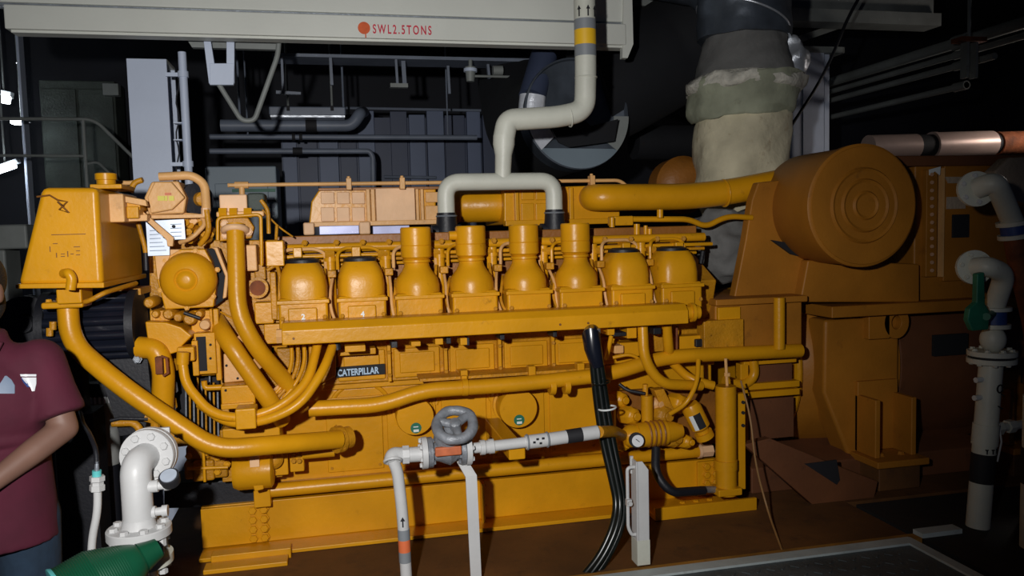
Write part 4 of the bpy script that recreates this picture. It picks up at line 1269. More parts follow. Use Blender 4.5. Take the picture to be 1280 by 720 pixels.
# thin vertical tubes before a black slab painted as the shade of a gap
pb('recess_shade_slab', 215, 455, 275, 545, 3.56, .05, 'black_paint')
for k in range(9):
    u = 232 + k * 5
    pipe('vertical_line', [(u, 470 + (k % 3) * 8, 3.50), (u + 1, 550, 3.50)], 1.3, 'yellow_cast' if k % 2 else 'steel_grey', n=8)
for k, v in enumerate((450, 478, 498, 506)):
    p = W(218 - k, v, 3.40)
    part('connector', MB().cyl(p, p + Vector((0, .02, -.04)), .012, n=6), 'steel_grey' if k % 2 else 'yellow_cast', E)
p = W(202, 457, 3.275)
part('pipe_sensor', MB().mm(p.x - .022, p.x + .004, 3.268, 3.30, p.z - .032, p.z + .034).tube([(p.x, 3.275, p.z + .036), (p.x + .02, 3.272, p.z + .03), (p.x + .022, 3.272, p.z - .03), (p.x + .004, 3.275, p.z - .04)], .006, 8), 'rust', E, .004)
# lower front: gear pump and starter
pb('lower_front_block', 276, 535, 352, 600, 3.50, .3, 'yellow_cast')
pb('cooler_block', 278, 534, 350, 552, 3.40, .12, 'yellow')
p = W(332, 590, 3.42)
part('starter_body', MB().lathe(W(292, 590, 3.42), (1, 0, 0), [(0, M(20, p)), (.02, M(23, p)), (.15, M(23, p)), (.16, M(18, p))], 28), 'yellow', E)
pb('starter_label', 312, 568, 324, 584, 3.345, .02, 'pale_pink', .001)
pp('starter_bracket', [(312, 578), (326, 575), (330, 612), (318, 615), (314, 600)], 3.36, .05)
p = W(342, 573, 3.44)
part('drive_cover', MB().lathe(p, (0, -1, 0), [(-.05, M(12, p)), (.02, M(12, p)), (.035, M(8, p)), (.04, M(4, p))], 24), 'yellow_cast', E)
pb('drive_flange', 330, 558, 360, 595, 3.46, .08, 'yellow')
pb('bolt_block', 362, 562, 380, 590, 3.48, .08, 'yellow')
for (u, v) in ((367, 568), (374, 568), (367, 576), (374, 576), (342, 590), (340, 598)):
    p = W(u, v, 3.46)
    bolt((p.x, 3.46, p.z), (0, -1, 0), .010, 'yellow_cast', E)
hbar(378, 418, 568, 563, 3.46, 7, 'yellow', 'cross_pipe', 16)
for (u0, v0, u1, v1, Y) in ((232, 558, 262, 575, 3.46), (240, 576, 268, 602, 3.44), (262, 560, 284, 598, 3.46), (230, 578, 242, 600, 3.48)):
    pb('gear_pump', u0, v0, u1, v1, Y, .15, 'yellow_cast', .01)
for (u, v) in ((236, 570), (248, 588), (258, 566), (272, 572), (272, 590), (284, 580)):
    p = W(u, v, 3.44)
    bolt((p.x, 3.44, p.z), (0, -1, 0), .012, 'yellow', E)
pipe('thin_hose', [(234, 586, 3.42), (285, 584, 3.42)], 2.2, 'yellow', n=8)
pipe('thin_hose', [(254, 560, 3.42), (256, 602, 3.42)], 2.0, 'yellow', n=8)
pp('oil_tray', [(205, 606), (290, 600), (330, 616), (330, 632), (205, 636)], 3.62, .2, 'rubber')
pb('front_mount', 255, 612, 300, 636, 3.72, .3, 'black_paint')
# top left casings
pp('gear_casing', [(180, 247), (189, 227), (223, 226), (233, 247), (230, 267), (186, 269)], 3.36, .14, 'peach', .008)
gc = pp('casing_cover', [(184, 246), (193, 227), (214, 227), (231, 247), (215, 262), (188, 267)], 3.335, .03, 'peach', .006)
p = W(197, 249, 3.334)
for k, (dx, w_, m_) in enumerate(((0, 8, 'decal_yellow'), (9, 3, 'decal_yellow'), (14, 6, 'decal_yellow'))):
    q = W(197 + dx, 246, 3.333)
    part('decal', MB().mm(q.x, q.x + M(w_, q), 3.331, 3.335, q.z - M(5, q), q.z + M(1, q)), m_, gc)
part('decal', MB().mm(W(206, 241, 3.333).x, W(214, 241, 3.333).x, 3.331, 3.335, W(206, 244, 3.333).z, W(206, 241, 3.333).z), 'red_lead', gc)
pu = W(240, 250, 3.48)
part('pulley', MB().lathe(pu, (.6, -1, 0), [(-.03, M(20, pu)), (0, M(20, pu)), (.005, M(16, pu)), (.03, M(16, pu)), (.035, M(20, pu)), (.06, M(20, pu)), (.062, M(12, pu))], 30), 'rubber', E)
part('pulley_hub', MB().lathe(pu + Vector((.04, -.05, 0)), (.6, -1, 0), [(0, M(9, pu)), (.03, M(9, pu)), (.04, M(5, pu))], 20), 'yellow_cast', E)
pipe('vent_hose', [(199, 221, 3.40), (240, 219, 3.40), (256, 230, 3.40), (258, 264, 3.38)], 5.4, 'peach', rad=.09)
pipe('thin_hose', [(258, 262, 3.36), (262, 290, 3.36), (250, 306, 3.40)], 3.4, 'yellow_cast', rad=.06, n=10)
pipe('thin_hose', [(225, 268, 3.40), (252, 270, 3.40), (257, 280, 3.38), (240, 298, 3.36), (225, 303, 3.40)], 2.8, 'peach', rad=.05, n=10)
p = W(257, 265, 3.34)
part('hose_union', MB().cyl(W(257, 260, 3.37), W(257, 270, 3.37), M(5.5, p), n=6), 'pale_pink', E)
for k in range(16):
    u, v = 232 + (k * 37) % 34, 272 + (k * 23) % 34
    p = W(u, v, 3.46 + .004 * (k % 5))
    if k % 3 == 0:
        part('linkage_block', MB().box(p, (M(10, p), .06, M(8, p)), Matrix.Rotation(k, 3, 'Y')), 'peach' if k % 2 else 'yellow_cast', E, .004)
    else:
        part('linkage_fitting', MB().cyl(p, p + Vector((.02 * math.cos(k), -.05, .02 * math.sin(k))), M(4.5, p), n=6), 'yellow_cast', E)
pb('shelf_strip', 184, 268, 258, 273, 3.36, .12, 'peach', .003)
# bracket blocks between tank and engine
pb('bracket_block', 135, 242, 155, 278, 3.22, .2, 'peach', .006)
pb('bracket_block', 154, 248, 175, 263, 3.27, .12, 'yellow', .004)
pb('bracket_block', 158, 258, 173, 273, 3.25, .1, 'yellow', .004)
pb('bracket_block', 173, 256, 186, 268, 3.42, .1, 'peach', .004)
pp('flat_bar', [(150, 244), (182, 250), (184, 258), (150, 252)], 3.25, .03, 'peach', .003)
pp('flat_bar', [(172, 266), (177, 263), (217, 297), (216, 308), (209, 308), (208, 300)], 3.33, .02, 'peach', .003)
pp('flat_bar', [(150, 270), (184, 268), (184, 276), (160, 277)], 3.28, .06, 'peach', .003)
pipe('thin_hose', [(172, 276, 3.48), (182, 312, 3.48), (183, 330, 3.48)], 3, 'yellow_cast', n=10)
pipe('black_hose_end', [(182, 316, 3.44), (183, 338, 3.44)], 3.0, 'rubber', n=10)
pipe('lift_pipe', [(163, 240, 3.50), (168, 228, 3.50), (178, 225, 3.50)], 3.6, 'yellow_cast', rad=.03)
pipe('lift_pipe', [(140, 228, 3.52), (165, 229, 3.52), (179, 224, 3.52)], 2.8, 'peach', rad=.03)
# nameplates
p0 = W(198, 297, 3.35)
n1 = pp('data_plate', [(182, 277), (212, 304), (212, 319), (185, 320)], 3.352, .006, 'silver_plate', .0005, None, 'silver data plate')
n2 = pp('data_plate', [(186, 276), (230, 274), (232, 299), (206, 300)], 3.36, .006, 'silver_plate', .0005, None, 'silver data plate')
for k in range(6):
    v = 287 + k * 5
    pp('plate_text_row', [(187, v + 1), (196 + k * 2.4, v + .4), (196 + k * 2.4, v + 1.3), (187, v + 2)], 3.3512, .001, 'plate_ink', 0, n1)
for k in range(4):
    v = 280 + k * 5
    pp('plate_text_row', [(213, v), (227, v - .5), (227, v + .5), (213, v + 1)], 3.3592, .001, 'plate_ink', 0, n2)
for (u, v) in ((217, 283), (206, 296)):
    p = W(u, v, 3.349)
    part('plate_screw', MB().cyl((p.x, 3.342, p.z), (p.x, 3.36, p.z), .006, n=8), 'black_paint', E)
# thermostat housing and blocks right of it
pb('pale_box', 274, 243, 309, 266, 3.42, .14, 'pale_pink', .006)
pb('dark_motor', 309, 241, 331, 264, 3.46, .14, 'old_green', .01)
pb('pipe_header', 270, 264, 330, 271, 3.40, .08, 'peach', .006)
for u in (279, 292, 310):
    p = W(u, 266, 3.40)
    part('header_union', MB().cyl((p.x - .015, 3.40, p.z), (p.x + .015, 3.40, p.z), .022, n=6), 'yellow', E)
pp('thermostat_flange', [(274, 274), (281, 270), (310, 272), (318, 284), (314, 298), (274, 302)], 3.40, .05, 'yellow_cast', .006)
p = W(294, 288, 3.37)
part('pipe_collar', MB().ring(p, (0, .35, 1), M(13, p), .014, 28, 10), 'pale_pink', E)
for (u, v) in ((281, 280), (311, 290), (282, 294)):
    p = W(u, v, 3.385)
    bolt(p, (0, -1, 0), .013, 'pale_pink', E)
pipe('bracket_frame', [(272, 300, 3.38), (272, 272, 3.38), (326, 268, 3.38), (327, 332, 3.38)], 2.2, 'yellow', rad=.02, n=8)
pb('valve_block', 304, 306, 321, 339, 3.40, .12, 'peach', .006)
pb('actuator_box', 332, 301, 355, 333, 3.40, .12, 'yellow', .005)
pb('valve_block', 318, 330, 332, 350, 3.46, .1, 'yellow_cast', .006)
pb('valve_block', 318, 378, 342, 405, 3.44, .1, 'yellow', .006)
pb('valve_block', 338, 340, 346, 400, 3.42, .08, 'yellow_cast', .006)
p = W(322, 360, 3.44)
part('open_port', MB().lathe(p, (0, -1, 0), [(-.05, M(13, p)), (0, M(13, p)), (0, M(9.5, p)), (-.04, M(9.5, p))], 24), 'yellow_cast', E)
part('port_bore', MB().lathe(p + Vector((0, .004, 0)), (0, -1, 0), [(-.03, M(9.6, p)), (.006, M(9.6, p))], 24), 'rust', E)
for (pts, r_) in (([(328, 262, 3.42), (346, 282, 3.44), (366, 296, 3.46)], 1.2), ([(326, 250, 3.4), (335, 262, 3.4), (336, 292, 3.4)], 2.6), ([(345, 300, 3.4), (346, 282, 3.42)], 2),
                  ([(334, 338, 3.42), (346, 330, 3.42), (350, 345, 3.40), (348, 400, 3.36)], 2.4), ([(276, 390, 3.40), (290, 398, 3.36), (300, 404, 3.36)], 1.2),
                  ([(310, 425, 3.40), (330, 450, 3.40), (356, 478, 3.42)], 3.0), ([(302, 408, 3.42), (318, 440, 3.42), (345, 470, 3.44)], 1.8)):
    pipe('thin_line', pts, r_, 'yellow_cast', rad=.05, n=8)
for (u, v) in ((312, 432), (318, 448), (300, 418), (350, 492), (344, 484)):
    p = W(u, v, 3.38)
    part('line_fitting', MB().cyl(p, p + Vector((.03, 0, -.035)), .015, n=6), 'peach', E)
pb('front_cover_lip', 330, 405, 352, 430, 3.46, .1, 'yellow', .005)
pp('under_tray_block', [(345, 436), (420, 432), (420, 470), (380, 490), (352, 480)], 3.56, .05, 'yellow_cast')
pb('lifting_block', 422, 436, 470, 444, 3.48, .1, 'yellow', .004)

# ================================================================== EXPANSION TANK
KX = 3.08
t = thing('expansion_tank', 'tapered yellow expansion tank with filler cap beside the engine front', 'tank', W(78, 360, KX + .3))
part('tank_body', MB().pprism([(51, 234), (122, 234), (129, 357), (21, 357)], KX, .62), 'yellow', t, .02)
part('base_lip', MB().pprism([(19, 355), (130, 353), (130, 360), (19, 361)], KX - .02, .66), 'yellow', t, .004)
part('filler_plate', MB().pbox(112, 230, 152, 236, KX + .12, .2), 'yellow', t, .004)
c = W(133, 232, KX + .22)
part('filler_neck', MB().lathe((c.x, KX + .22, c.z), (0, 0, 1), [(0, M(11, c)), (.02, M(11, c)), (.022, M(12.5, c)), (.044, M(12.5, c)), (.047, M(10, c))], 24), 'yellow', t)
part('drain_elbow', MB().tube([W(80, 342, KX + .0), W(86, 341, KX - .04), W(90, 348, KX - .04), W(88, 362, KX - .04)], M(5.5, c), 14, rad=.02), 'yellow', t)
part('outlet_neck', MB().pbox(70, 360, 102, 380, KX + .06, .14), 'yellow', t, .006)
part('sight_wire', MB().tube([W(46, 246, KX - .004), W(62, 244, KX - .006), W(72, 250, KX - .008), W(84, 252, KX - .008), W(74, 262, KX - .008), W(86, 266, KX - .008), W(72, 252, KX - .008), W(80, 258, KX - .008)], .0035, 6), 'decal_brown', t)
part('worn_rule', MB().pbox(64, 292.5, 107, 293.5, KX - .0015, .002), 'decal_brown', t)
text_part('CAFE', M(13, c), (W(66, 321, KX).x, KX - .001, W(66, 321, KX).z), 'decal_brown', t, name='worn_lettering', extrude=.0006) if False else None
for k, (u, v, w_, h_) in enumerate(((62, 308, 1, 7), (66, 304, 6, 1), (92, 308, 8, 1), (70, 316, 1.2, 6), (76, 317, 5, 1), (76, 320, 5, 1), (84, 314, 1.2, 7), (88, 317, 4, 1), (95, 313, 5, 1), (95, 318, 5, 1))):
    part('worn_stencil_mark', MB().pbox(u, v, u + w_, v + h_, KX - .0015, .002), 'decal_brown', t)
part('tank_bracket', MB().pbox(100, 362, 176, 370, KX + .35, .2), 'yellow_cast', t)
part('vent_hose', MB().tube([W(102, 378, KX + .1), W(112, 376, KX + .06), W(130, 366, KX + .06), W(170, 354, KX + .3)], M(3, c), 10, rad=.05), 'yellow_cast', t)

# black ribbed cooler drum under the tank
HYD = 3.44
c0, c1 = W(68, 408, HYD), W(166, 408, HYD)
zc_ = (c0.z + c1.z) / 2
rd = M(42, c0)
t = thing('oil_cooler', 'glossy black ribbed cooler drum under the tapered tank', 'cooler', (c0.x, HYD, zc_ - rd))
part('drum', MB().cyl((c0.x, HYD, zc_), (c1.x, HYD, zc_), rd * .93, n=40), 'black_gloss', t)
for k in range(14):
    q = 2 * math.pi * k / 14 + .2
    part('rib', MB().cyl((c0.x, HYD + rd * .93 * math.cos(q), zc_ + rd * .93 * math.sin(q)), (c1.x, HYD + rd * .93 * math.cos(q), zc_ + rd * .93 * math.sin(q)), .019, n=14), 'black_gloss', t)
part('end_flange', MB().cyl((c1.x, HYD, zc_), (c1.x + .03, HYD, zc_), rd * 1.08, n=40), 'rubber', t)
part('end_flange', MB().cyl((c0.x - .03, HYD, zc_), (c0.x, HYD, zc_), rd * 1.08, n=40), 'rubber', t)
part('stand', MB().pprism([(160, 440), (184, 448), (190, 500), (180, 540), (150, 545), (120, 450)], HYD - .05, .1), 'rubber', t)
part('stand_foot', MB().mm(c0.x, c0.x + .14, HYD - .08, HYD + .08, FLOOR, zc_ - rd - .2).mm(c0.x + .04, c0.x + .10, HYD - .04, HYD + .04, zc_ - rd - .3, zc_ - rd + .05), 'rubber', t)
p = W(172, 449, HYD - .1)
bolt(p, (0, -1, 0), .014, 'steel_grey', t)
for (u, v) in ((62, 410), (66, 402)):
    part('side_plug', MB().cyl(W(u, v, HYD - .2), W(u, v + 10, HYD - .2), .012, n=8), 'yellow_cast', t)

# grey oil filters standing behind the sloping pipe
for i, (u0, u1, v0, v1, Y) in enumerate(((113, 145, 494, 580, 3.74), (147, 177, 478, 524, 3.80))):
    a = W((u0 + u1) / 2, v0, Y)
    b = W((u0 + u1) / 2, v1, Y)
    r_ = M((u1 - u0) / 2, a)
    t = thing('oil_filter', ('grey filter canister with a notched rim behind the standing person' if i == 0 else 'plain grey filter canister behind the sloping yellow pipe'), 'filter', (a.x, Y, FLOOR), 'grey filter canisters')
    part('shell', MB().lathe((a.x, Y, b.z), (0, 0, 1), [(0, r_ * .9), (.02, r_), (a.z - b.z, r_)], 28), 'filter_grey', t)
    part('stand', MB().cyl((a.x, Y, FLOOR), (a.x, Y, b.z), r_ * .8, n=20), 'rubber', t)
    if i == 0:
        for k in range(9):
            q = math.radians(180 + 20 * k + 10)
            part('rim_notch', MB().box((a.x + r_ * math.cos(q), Y + r_ * math.sin(q), a.z - .012), (.008, .008, .03)), 'gauge_face', t)
    part('head', MB().cyl((a.x, Y, a.z), (a.x, Y, a.z + .06), r_ * 1.05, n=24), 'rubber', t)
t = thing('drain_cock', 'short yellow drain pipe with a cock below the filters', 'cock', W(170, 530, 3.34))
part('pipe', MB().tube([W(140, 529, 3.34), W(166, 528, 3.34), W(174, 534, 3.34), W(175, 545, 3.34)], .015, 10, rad=.03), 'yellow_cast', t)
part('handle', MB().tube([W(138, 526, 3.32), W(150, 523, 3.32), W(185, 524, 3.32)], .007, 8), 'rubber', t)
part('body', MB().cyl(W(182, 520, 3.34), W(200, 526, 3.34), .022, n=8).cyl(W(194, 512, 3.34), W(194, 535, 3.34), .018, n=8), 'yellow_cast', t)

# ================================================================== WHITE FLANGED ELBOW (bottom left)
VY = 2.72
fc = W(186, 568, VY)
t = thing('flanged_elbow', 'white painted elbow pipe with bolted flanges beside the engine front', 'pipe', (W(174, 700, VY).x, VY, FLOOR))
nrm = Vector((-.12, -1, .05)).normalized()
RF = M(32.5, fc)
fl = part('upper_flange', MB().lathe(fc, nrm, [(0, RF), (.022, RF), (.024, RF * .985)], 40), 'white', t)
part('mating_flange', MB().lathe(fc - nrm * .004, -nrm, [(0, RF * 1.02), (.02, RF * 1.02)], 40), 'white', t)
part('gasket', MB().lathe(fc, -nrm, [(0, RF * .97), (.004, RF * .97)], 40), 'black_band', t)
bolt_ring(fc + nrm * .022, nrm, RF * .77, 8, .0125, 'white', fl, .3)
part('square_plate', MB().pbox(190, 535, 213, 575, VY + .03, .015), 'white', t, .003)
lower = W(172, 664, VY - .12)
rp = M(17.5, fc)
part('elbow', MB().tube([fc + nrm * .0, fc + nrm * .085 + Vector((-.012, 0, -.01)), Vector((lower.x, fc.y - .10, fc.z - .14)), Vector((lower.x, fc.y - .10, lower.z - .02))], rp, 28, rad=.11, seg=12), 'white', t, ang=60)
lz = lower.z
LC = Vector((lower.x, fc.y - .10, lz))
RL = M(38, LC)
lf = part('lower_flange', MB().lathe(LC - Vector((0, 0, .02)), (0, 0, 1), [(0, RL), (.025, RL), (.028, RL * .97)], 40), 'white', t)
part('weld_neck', MB().lathe(LC + Vector((0, 0, .005)), (0, 0, 1), [(0, rp * 1.15), (.03, rp * 1.02)], 28), 'white', t)
bolt_ring(LC + Vector((0, 0, .006)), (0, 0, 1), RL * .78, 8, .0135, 'white', lf, .4)
part('bottom_flange', MB().lathe(LC - Vector((0, 0, .11)), (0, 0, 1), [(0, RL), (.028, RL)], 40), 'cream', t)
for k in range(8):
    q = .4 + 2 * math.pi * k / 8
    s_ = LC + Vector((math.cos(q) * RL * .78, math.sin(q) * RL * .78, -.125))
    part('stud', MB().cyl(s_, s_ + Vector((0, 0, .14)), .008, n=8).cyl(s_ + Vector((0, 0, -.012)), s_, .014, n=6).cyl(s_ + Vector((0, 0, .075)), s_ + Vector((0, 0, .1)), .014, n=6), 'white', t)
part('spacer_body', MB().cyl(LC - Vector((0, 0, .085)), LC - Vector((0, 0, .02)), RL * .62, n=28), 'white', t)
part('riser', MB().cyl((LC.x, LC.y, FLOOR), LC - Vector((0, 0, .11)), rp * 1.05, n=28), 'white', t)
for (u0, u1, v) in ((186, 211, 609), (188, 208, 641)):
    a, b = W(u0, v, LC.y), W(u1, v - 1, LC.y)
    a.y = b.y = LC.y
    part('nipple', MB().lathe((LC.x, LC.y, a.z), (1, 0, .03), [(0, .019), (b.x - LC.x - .03, .019), (b.x - LC.x - .03, .013), (b.x - LC.x - .012, .013), (b.x - LC.x - .012, .018), (b.x - LC.x + .005, .018)], 12), 'white', t)
g = W(213, 600, LC.y - .02)
gg = part('gauge', MB().lathe(g, (-.1, -.55, .8), [(-.012, M(11, g)), (.01, M(12.5, g)), (.02, M(12.5, g)), (.02, M(10, g))], 24), 'black_band', t, label='small black rimmed pressure gauge')
part('gauge_dial', MB().lathe(g + Vector((-.1, -.55, .8)).normalized() * .020, (-.1, -.55, .8), [(0, M(10, g)), (.004, M(10, g))], 24), 'silver_plate', gg)
part('gauge_stem', MB().tube([W(207, 608, LC.y), W(212, 607, LC.y - .01), g], .009, 8), 'white', t)

# thin white pipe with coupling and black cable
t = thing('cable_gland_pipe', 'thin white bent pipe with a coupling and black cable beside the elbow', 'pipe', (W(114, 690, 2.66).x, 2.66, FLOOR))
a = W(121, 612, 2.66)
part('pipe', MB().tube([W(122, 600, 2.66), W(122, 640, 2.66), W(115, 672, 2.66), W(114, 705, 2.66), Vector((W(114, 705, 2.66).x, 2.66, FLOOR))], M(4.8, a), 14, rad=.08), 'white', t)
for (v0, v1, r_) in ((595, 601, 9), (602, 606, 7.5), (606, 613, 9)):
    part('coupling_nut', MB().cyl(W(121.5, v1, 2.66), W(121.5, v0, 2.66), M(r_, a), n=6), 'white', t)
part('green_ferrule', MB().cyl(W(121, 596, 2.66), W(121, 588, 2.66), M(5.5, a), n=12), 'cyan_rim', t)
part('gland', MB().cyl(W(121, 590, 2.66), W(121, 577, 2.66), M(3.2, a), M(2.2, a), n=10), 'steel_grey', t)
part('cable', MB().tube([W(121, 580, 2.66), W(120, 562, 2.68), W(112, 542, 2.74), W(104, 530, 2.9), W(100, 515, 3.2)], M(3, a), 10, rad=.06), 'rubber', t)

# green ribbed cone
t = thing('green_funnel', 'green ribbed plastic cone with pale cyan rim leaning on the white flange', 'funnel', W(140, 735, 2.42))
a0, a1 = W(186, 692, 2.47), W(84, 752, 2.36)
ax_ = (a1 - a0).normalized()
L_ = (a1 - a0).length
part('neck', MB().lathe(a0 - ax_ * .03, ax_, [(0, .03), (.02, .035), (.05, .045)], 28), 'green_plastic', t)
prof = []
N_ = 34
for k in range(N_ + 1):
    h = .02 + (L_ - .02) * k / N_
    r_ = .042 + .058 * min(1, (k / N_) * 1.7) ** .8
    prof += [(h, r_), (h + (L_ / N_) * .5, r_ + .0022)]
part('cone', MB().lathe(a0, ax_, prof, 48), 'green_plastic', t, ang=20)
part('rim', MB().lathe(a1, ax_, [(0, .103), (.006, .106), (.010, .106), (.012, .095)], 48), 'cyan_rim', t)

# ================================================================== WHITE VENT PIPE over the engine
NY = 3.66
t = thing('vent_pipe', 'cream white vent pipe with yellow and grey bands splitting into a fork', 'pipe', W(628, 280, NY))
ref = W(728, 60, NY)
r1 = M(13.4, ref)
r2 = M(10.6, ref)
top = W(729, -60, NY)
a = W(731, 60, NY)
part('riser', MB().tube([Vector((W(731.5, 50, NY).x, NY, 3.65)), Vector((W(731.5, 50, NY).x, NY, W(732, 90, NY).z)), W(731, 138, NY), W(700, 146, NY), W(634, 150, NY), W(630, 172, NY)], r1, 24, rad=.14, seg=10), 'cream', t, ang=60)
part('reducer', MB().lathe(W(630, 170, NY), (W(629, 205, NY) - W(630, 170, NY)), [(0, r1), (.04, r1), (.09, r1 * .78), (.20, r1 * .72)], 24), 'cream', t)
yU = W(625, 227, NY).z
xl_, xr_ = W(558, 270, NY).x, W(693, 265, NY).x
part('fork', MB().tube([(xl_, NY, W(558, 268, NY).z), (xl_, NY, yU), (xr_, NY, yU), (xr_, NY, W(693, 264, NY).z)], r2, 22, rad=.10, seg=9), 'cream', t, ang=60)
for (v0, v1, m_, nm) in ((25, 38, 'grey_band', 'grey_band'), (38, 57, 'yellow_band', 'yellow_band'), (57, 71, 'grey_band', 'grey_band')):
    x = W(731.5, 50, NY).x
    part(nm, MB().cyl((x, NY, W(731, v1, NY).z), (x, NY, W(731, v0, NY).z), r1 * 1.02, n=24), m_, t)
x = W(731.5, 50, NY).x
for k, q in enumerate((-48, 0, 44)):
    q_ = math.radians(q) - .33 * 0
    cz_ = W(730, 16, NY).z
    px_, py_ = x + math.sin(q_) * r1 * 1.015, NY - math.cos(q_) * r1 * 1.015
    rot = Matrix.Rotation(q_, 3, 'Z')
    ar = MB().box((px_, py_, cz_ - .008), (.006, .003, .036), rot)
    hd = [(-.009, .006), (.009, .006), (0, .024)]
    vs = [Vector((px_, py_, cz_)) + rot @ Vector((hx, dy, hz_)) for dy in (-.002, .002) for hx, hz_ in hd]
    ar.add(vs, [(0, 1, 2), (5, 4, 3), (0, 3, 4, 1), (1, 4, 5, 2), (2, 5, 3, 0)])
    part('flow_arrow', ar, 'black_paint', t)
part('weld_bead', MB().ring((x, NY, W(732, 97, NY).z), (0, 0, 1), r1, .004, 28, 6), 'cream', t)
part('weld_bead', MB().ring(W(711, 145, NY), (1, 0, .2), r1, .004, 28, 6), 'cream', t)
for (xc, v0, v1) in ((xl_, 266, 290), (xr_, 262, 288)):
    za, zb_ = W(558 if xc == xl_ else 693, v0, NY).z, W(558 if xc == xl_ else 693, v1, NY).z
    sl_ = part('rubber_sleeve', MB().lathe((xc, NY, zb_), (0, 0, 1), [(0, r2 * 1.35), ((za - zb_) * .5, r2 * 1.2), (za - zb_, r2 * 1.12)], 24), 'rubber', t, label='black rubber hose sleeve')
    part('hose_clip', MB().ring((xc, NY, za - .015), (0, 0, 1), r2 * 1.15, .004, 24, 6), 'steel_grey', sl_)
    part('sleeve_tee', MB().cyl((xc - .07, NY, zb_ + .0), (xc + .065, NY, zb_ + .0), r2 * .85, n=20), 'rubber', sl_)

# ================================================================== VALVE LINE across the rail
ZY = 2.98
t = thing('valve_pipe', 'white drain pipe with a grey flanged valve rising before the base rail', 'pipe', (W(505, 715, ZY).x, ZY, FLOOR))
ref = W(520, 568, ZY)
rv = M(9.5, ref)
pa, pb_ = W(494, 570, ZY), W(533, 567, ZY)
foot = W(508, 722, ZY - .02)
part('standpipe', MB().tube([(foot.x + .01, ZY - .02, FLOOR), foot, W(503, 640, ZY - .02), W(497, 590, ZY - .03), W(491, 575, ZY - .03)], M(7.2, ref), 16, rad=.12, seg=8), 'white', t, ang=60)
part('elbow', MB().tube([W(489, 578, ZY - .03), W(491, 568, ZY - .01), W(505, 569, ZY), W(534, 567, ZY)], rv, 18, rad=.04), 'white', t, ang=60)
part('elbow_rim', MB().ring(W(491, 576, ZY - .04), (0, -.7, -1), rv * 1.05, .006, 22, 8), 'white', t)
part('coupling', MB().cyl(W(503, 569, ZY), W(511, 568.5, ZY), rv * 1.25, n=8), 'white', t)
for (v0, v1, m_) in ((661, 674, 'grey_band'), (674, 689, 'orange_band'), (689, 702, 'grey_band')):
    p0, p1 = W(504.5 + (v0 - 661) * .05, v0, ZY - .02), W(504.5 + (v1 - 661) * .05, v1, ZY - .02)
    part(m_, MB().cyl(p0, p1, M(7.6, ref), n=18), m_, t)
p = W(503.5, 655, ZY - .02 - M(7.6, ref))
part('flow_arrow', MB().box(p, (.005, .003, .026)).add([p + Vector((-.009, -.001, .010)), p + Vector((.009, -.001, .010)), p + Vector((0, -.001, .026)), p + Vector((-.009, .001, .010)), p + Vector((.009, .001, .010)), p + Vector((0, .001, .026))],
     [(0, 1, 2), (5, 4, 3), (0, 3, 4, 1), (1, 4, 5, 2), (2, 5, 3, 0)]), 'black_paint', t)
# valve
vx0, vx1 = W(531, 566, ZY), W(584, 561, ZY)
dv = (vx1 - vx0).normalized()
rf = M(20, ref)
for (pc_, s) in ((vx0, 1), (vx1, -1)):
    f_ = part('pipe_flange', MB().lathe(pc_ - dv * .012 * s, dv * s, [(0, rf), (.02, rf)], 30), 'white', t)
    part('valve_flange', MB().lathe(pc_ + dv * .010 * s, dv * s, [(0, rf * .96), (.018, rf * .96)], 30), 'valve_grey', t)
    bolt_ring(pc_ - dv * .013 * s, -dv * s, rf * .76, 6, .009, 'white', f_, .3)
    bolt_ring(pc_ + dv * .028 * s, dv * s, rf * .76, 6, .009, 'valve_grey', f_, .3)
vm = (vx0 + vx1) / 2
part('valve_body', MB().lathe(vx0 + dv * .02, dv, [(0, rf * .55), (.03, rf * .62), ((vx1 - vx0).length * .45, rf * .92), ((vx1 - vx0).length - .06, rf * .62), ((vx1 - vx0).length - .04, rf * .55)], 26), 'valve_grey', t)
up = Vector((.12, -.35, 1)).normalized()
part('bonnet', MB().lathe(vm, up, [(0, .045), (.05, .042), (.05, .055), (.07, .055), (.07, .03), (.10, .024), (.13, .022)], 22), 'valve_grey', t)
part('red_band', MB().box(vm + Vector((.0, -.062, .016)), (.10, .02, .035)), 'red_lead', t, .006)
hw = W(569, 531, ZY - .06)
part('valve_stem', MB().cyl(vm + up * .1, hw, .010, n=10), 'steel_grey', t)
hn = Vector((-.1, -.62, .78)).normalized()
rh = M(22, ref)
wh = MB().ring(hw, hn, rh * 1.02, .020, 34, 10)
part('handwheel_rim', crumple(wh, .004, 25, 2), 'valve_grey', t, ang=60)
part('handwheel_hub', MB().lathe(hw - hn * .015, hn, [(0, .022), (.03, .022), (.036, .014)], 16), 'valve_grey', t)
a_, s_, u_ = frame(hn)
for k in range(3):
    q = 2 * math.pi * k / 3 + .3
    part('handwheel_spoke', MB().tube([hw + (s_ * math.cos(q) + u_ * math.sin(q)) * .012, hw + (s_ * math.cos(q) + u_ * math.sin(q)) * rh], .017, 10), 'valve_grey', t)
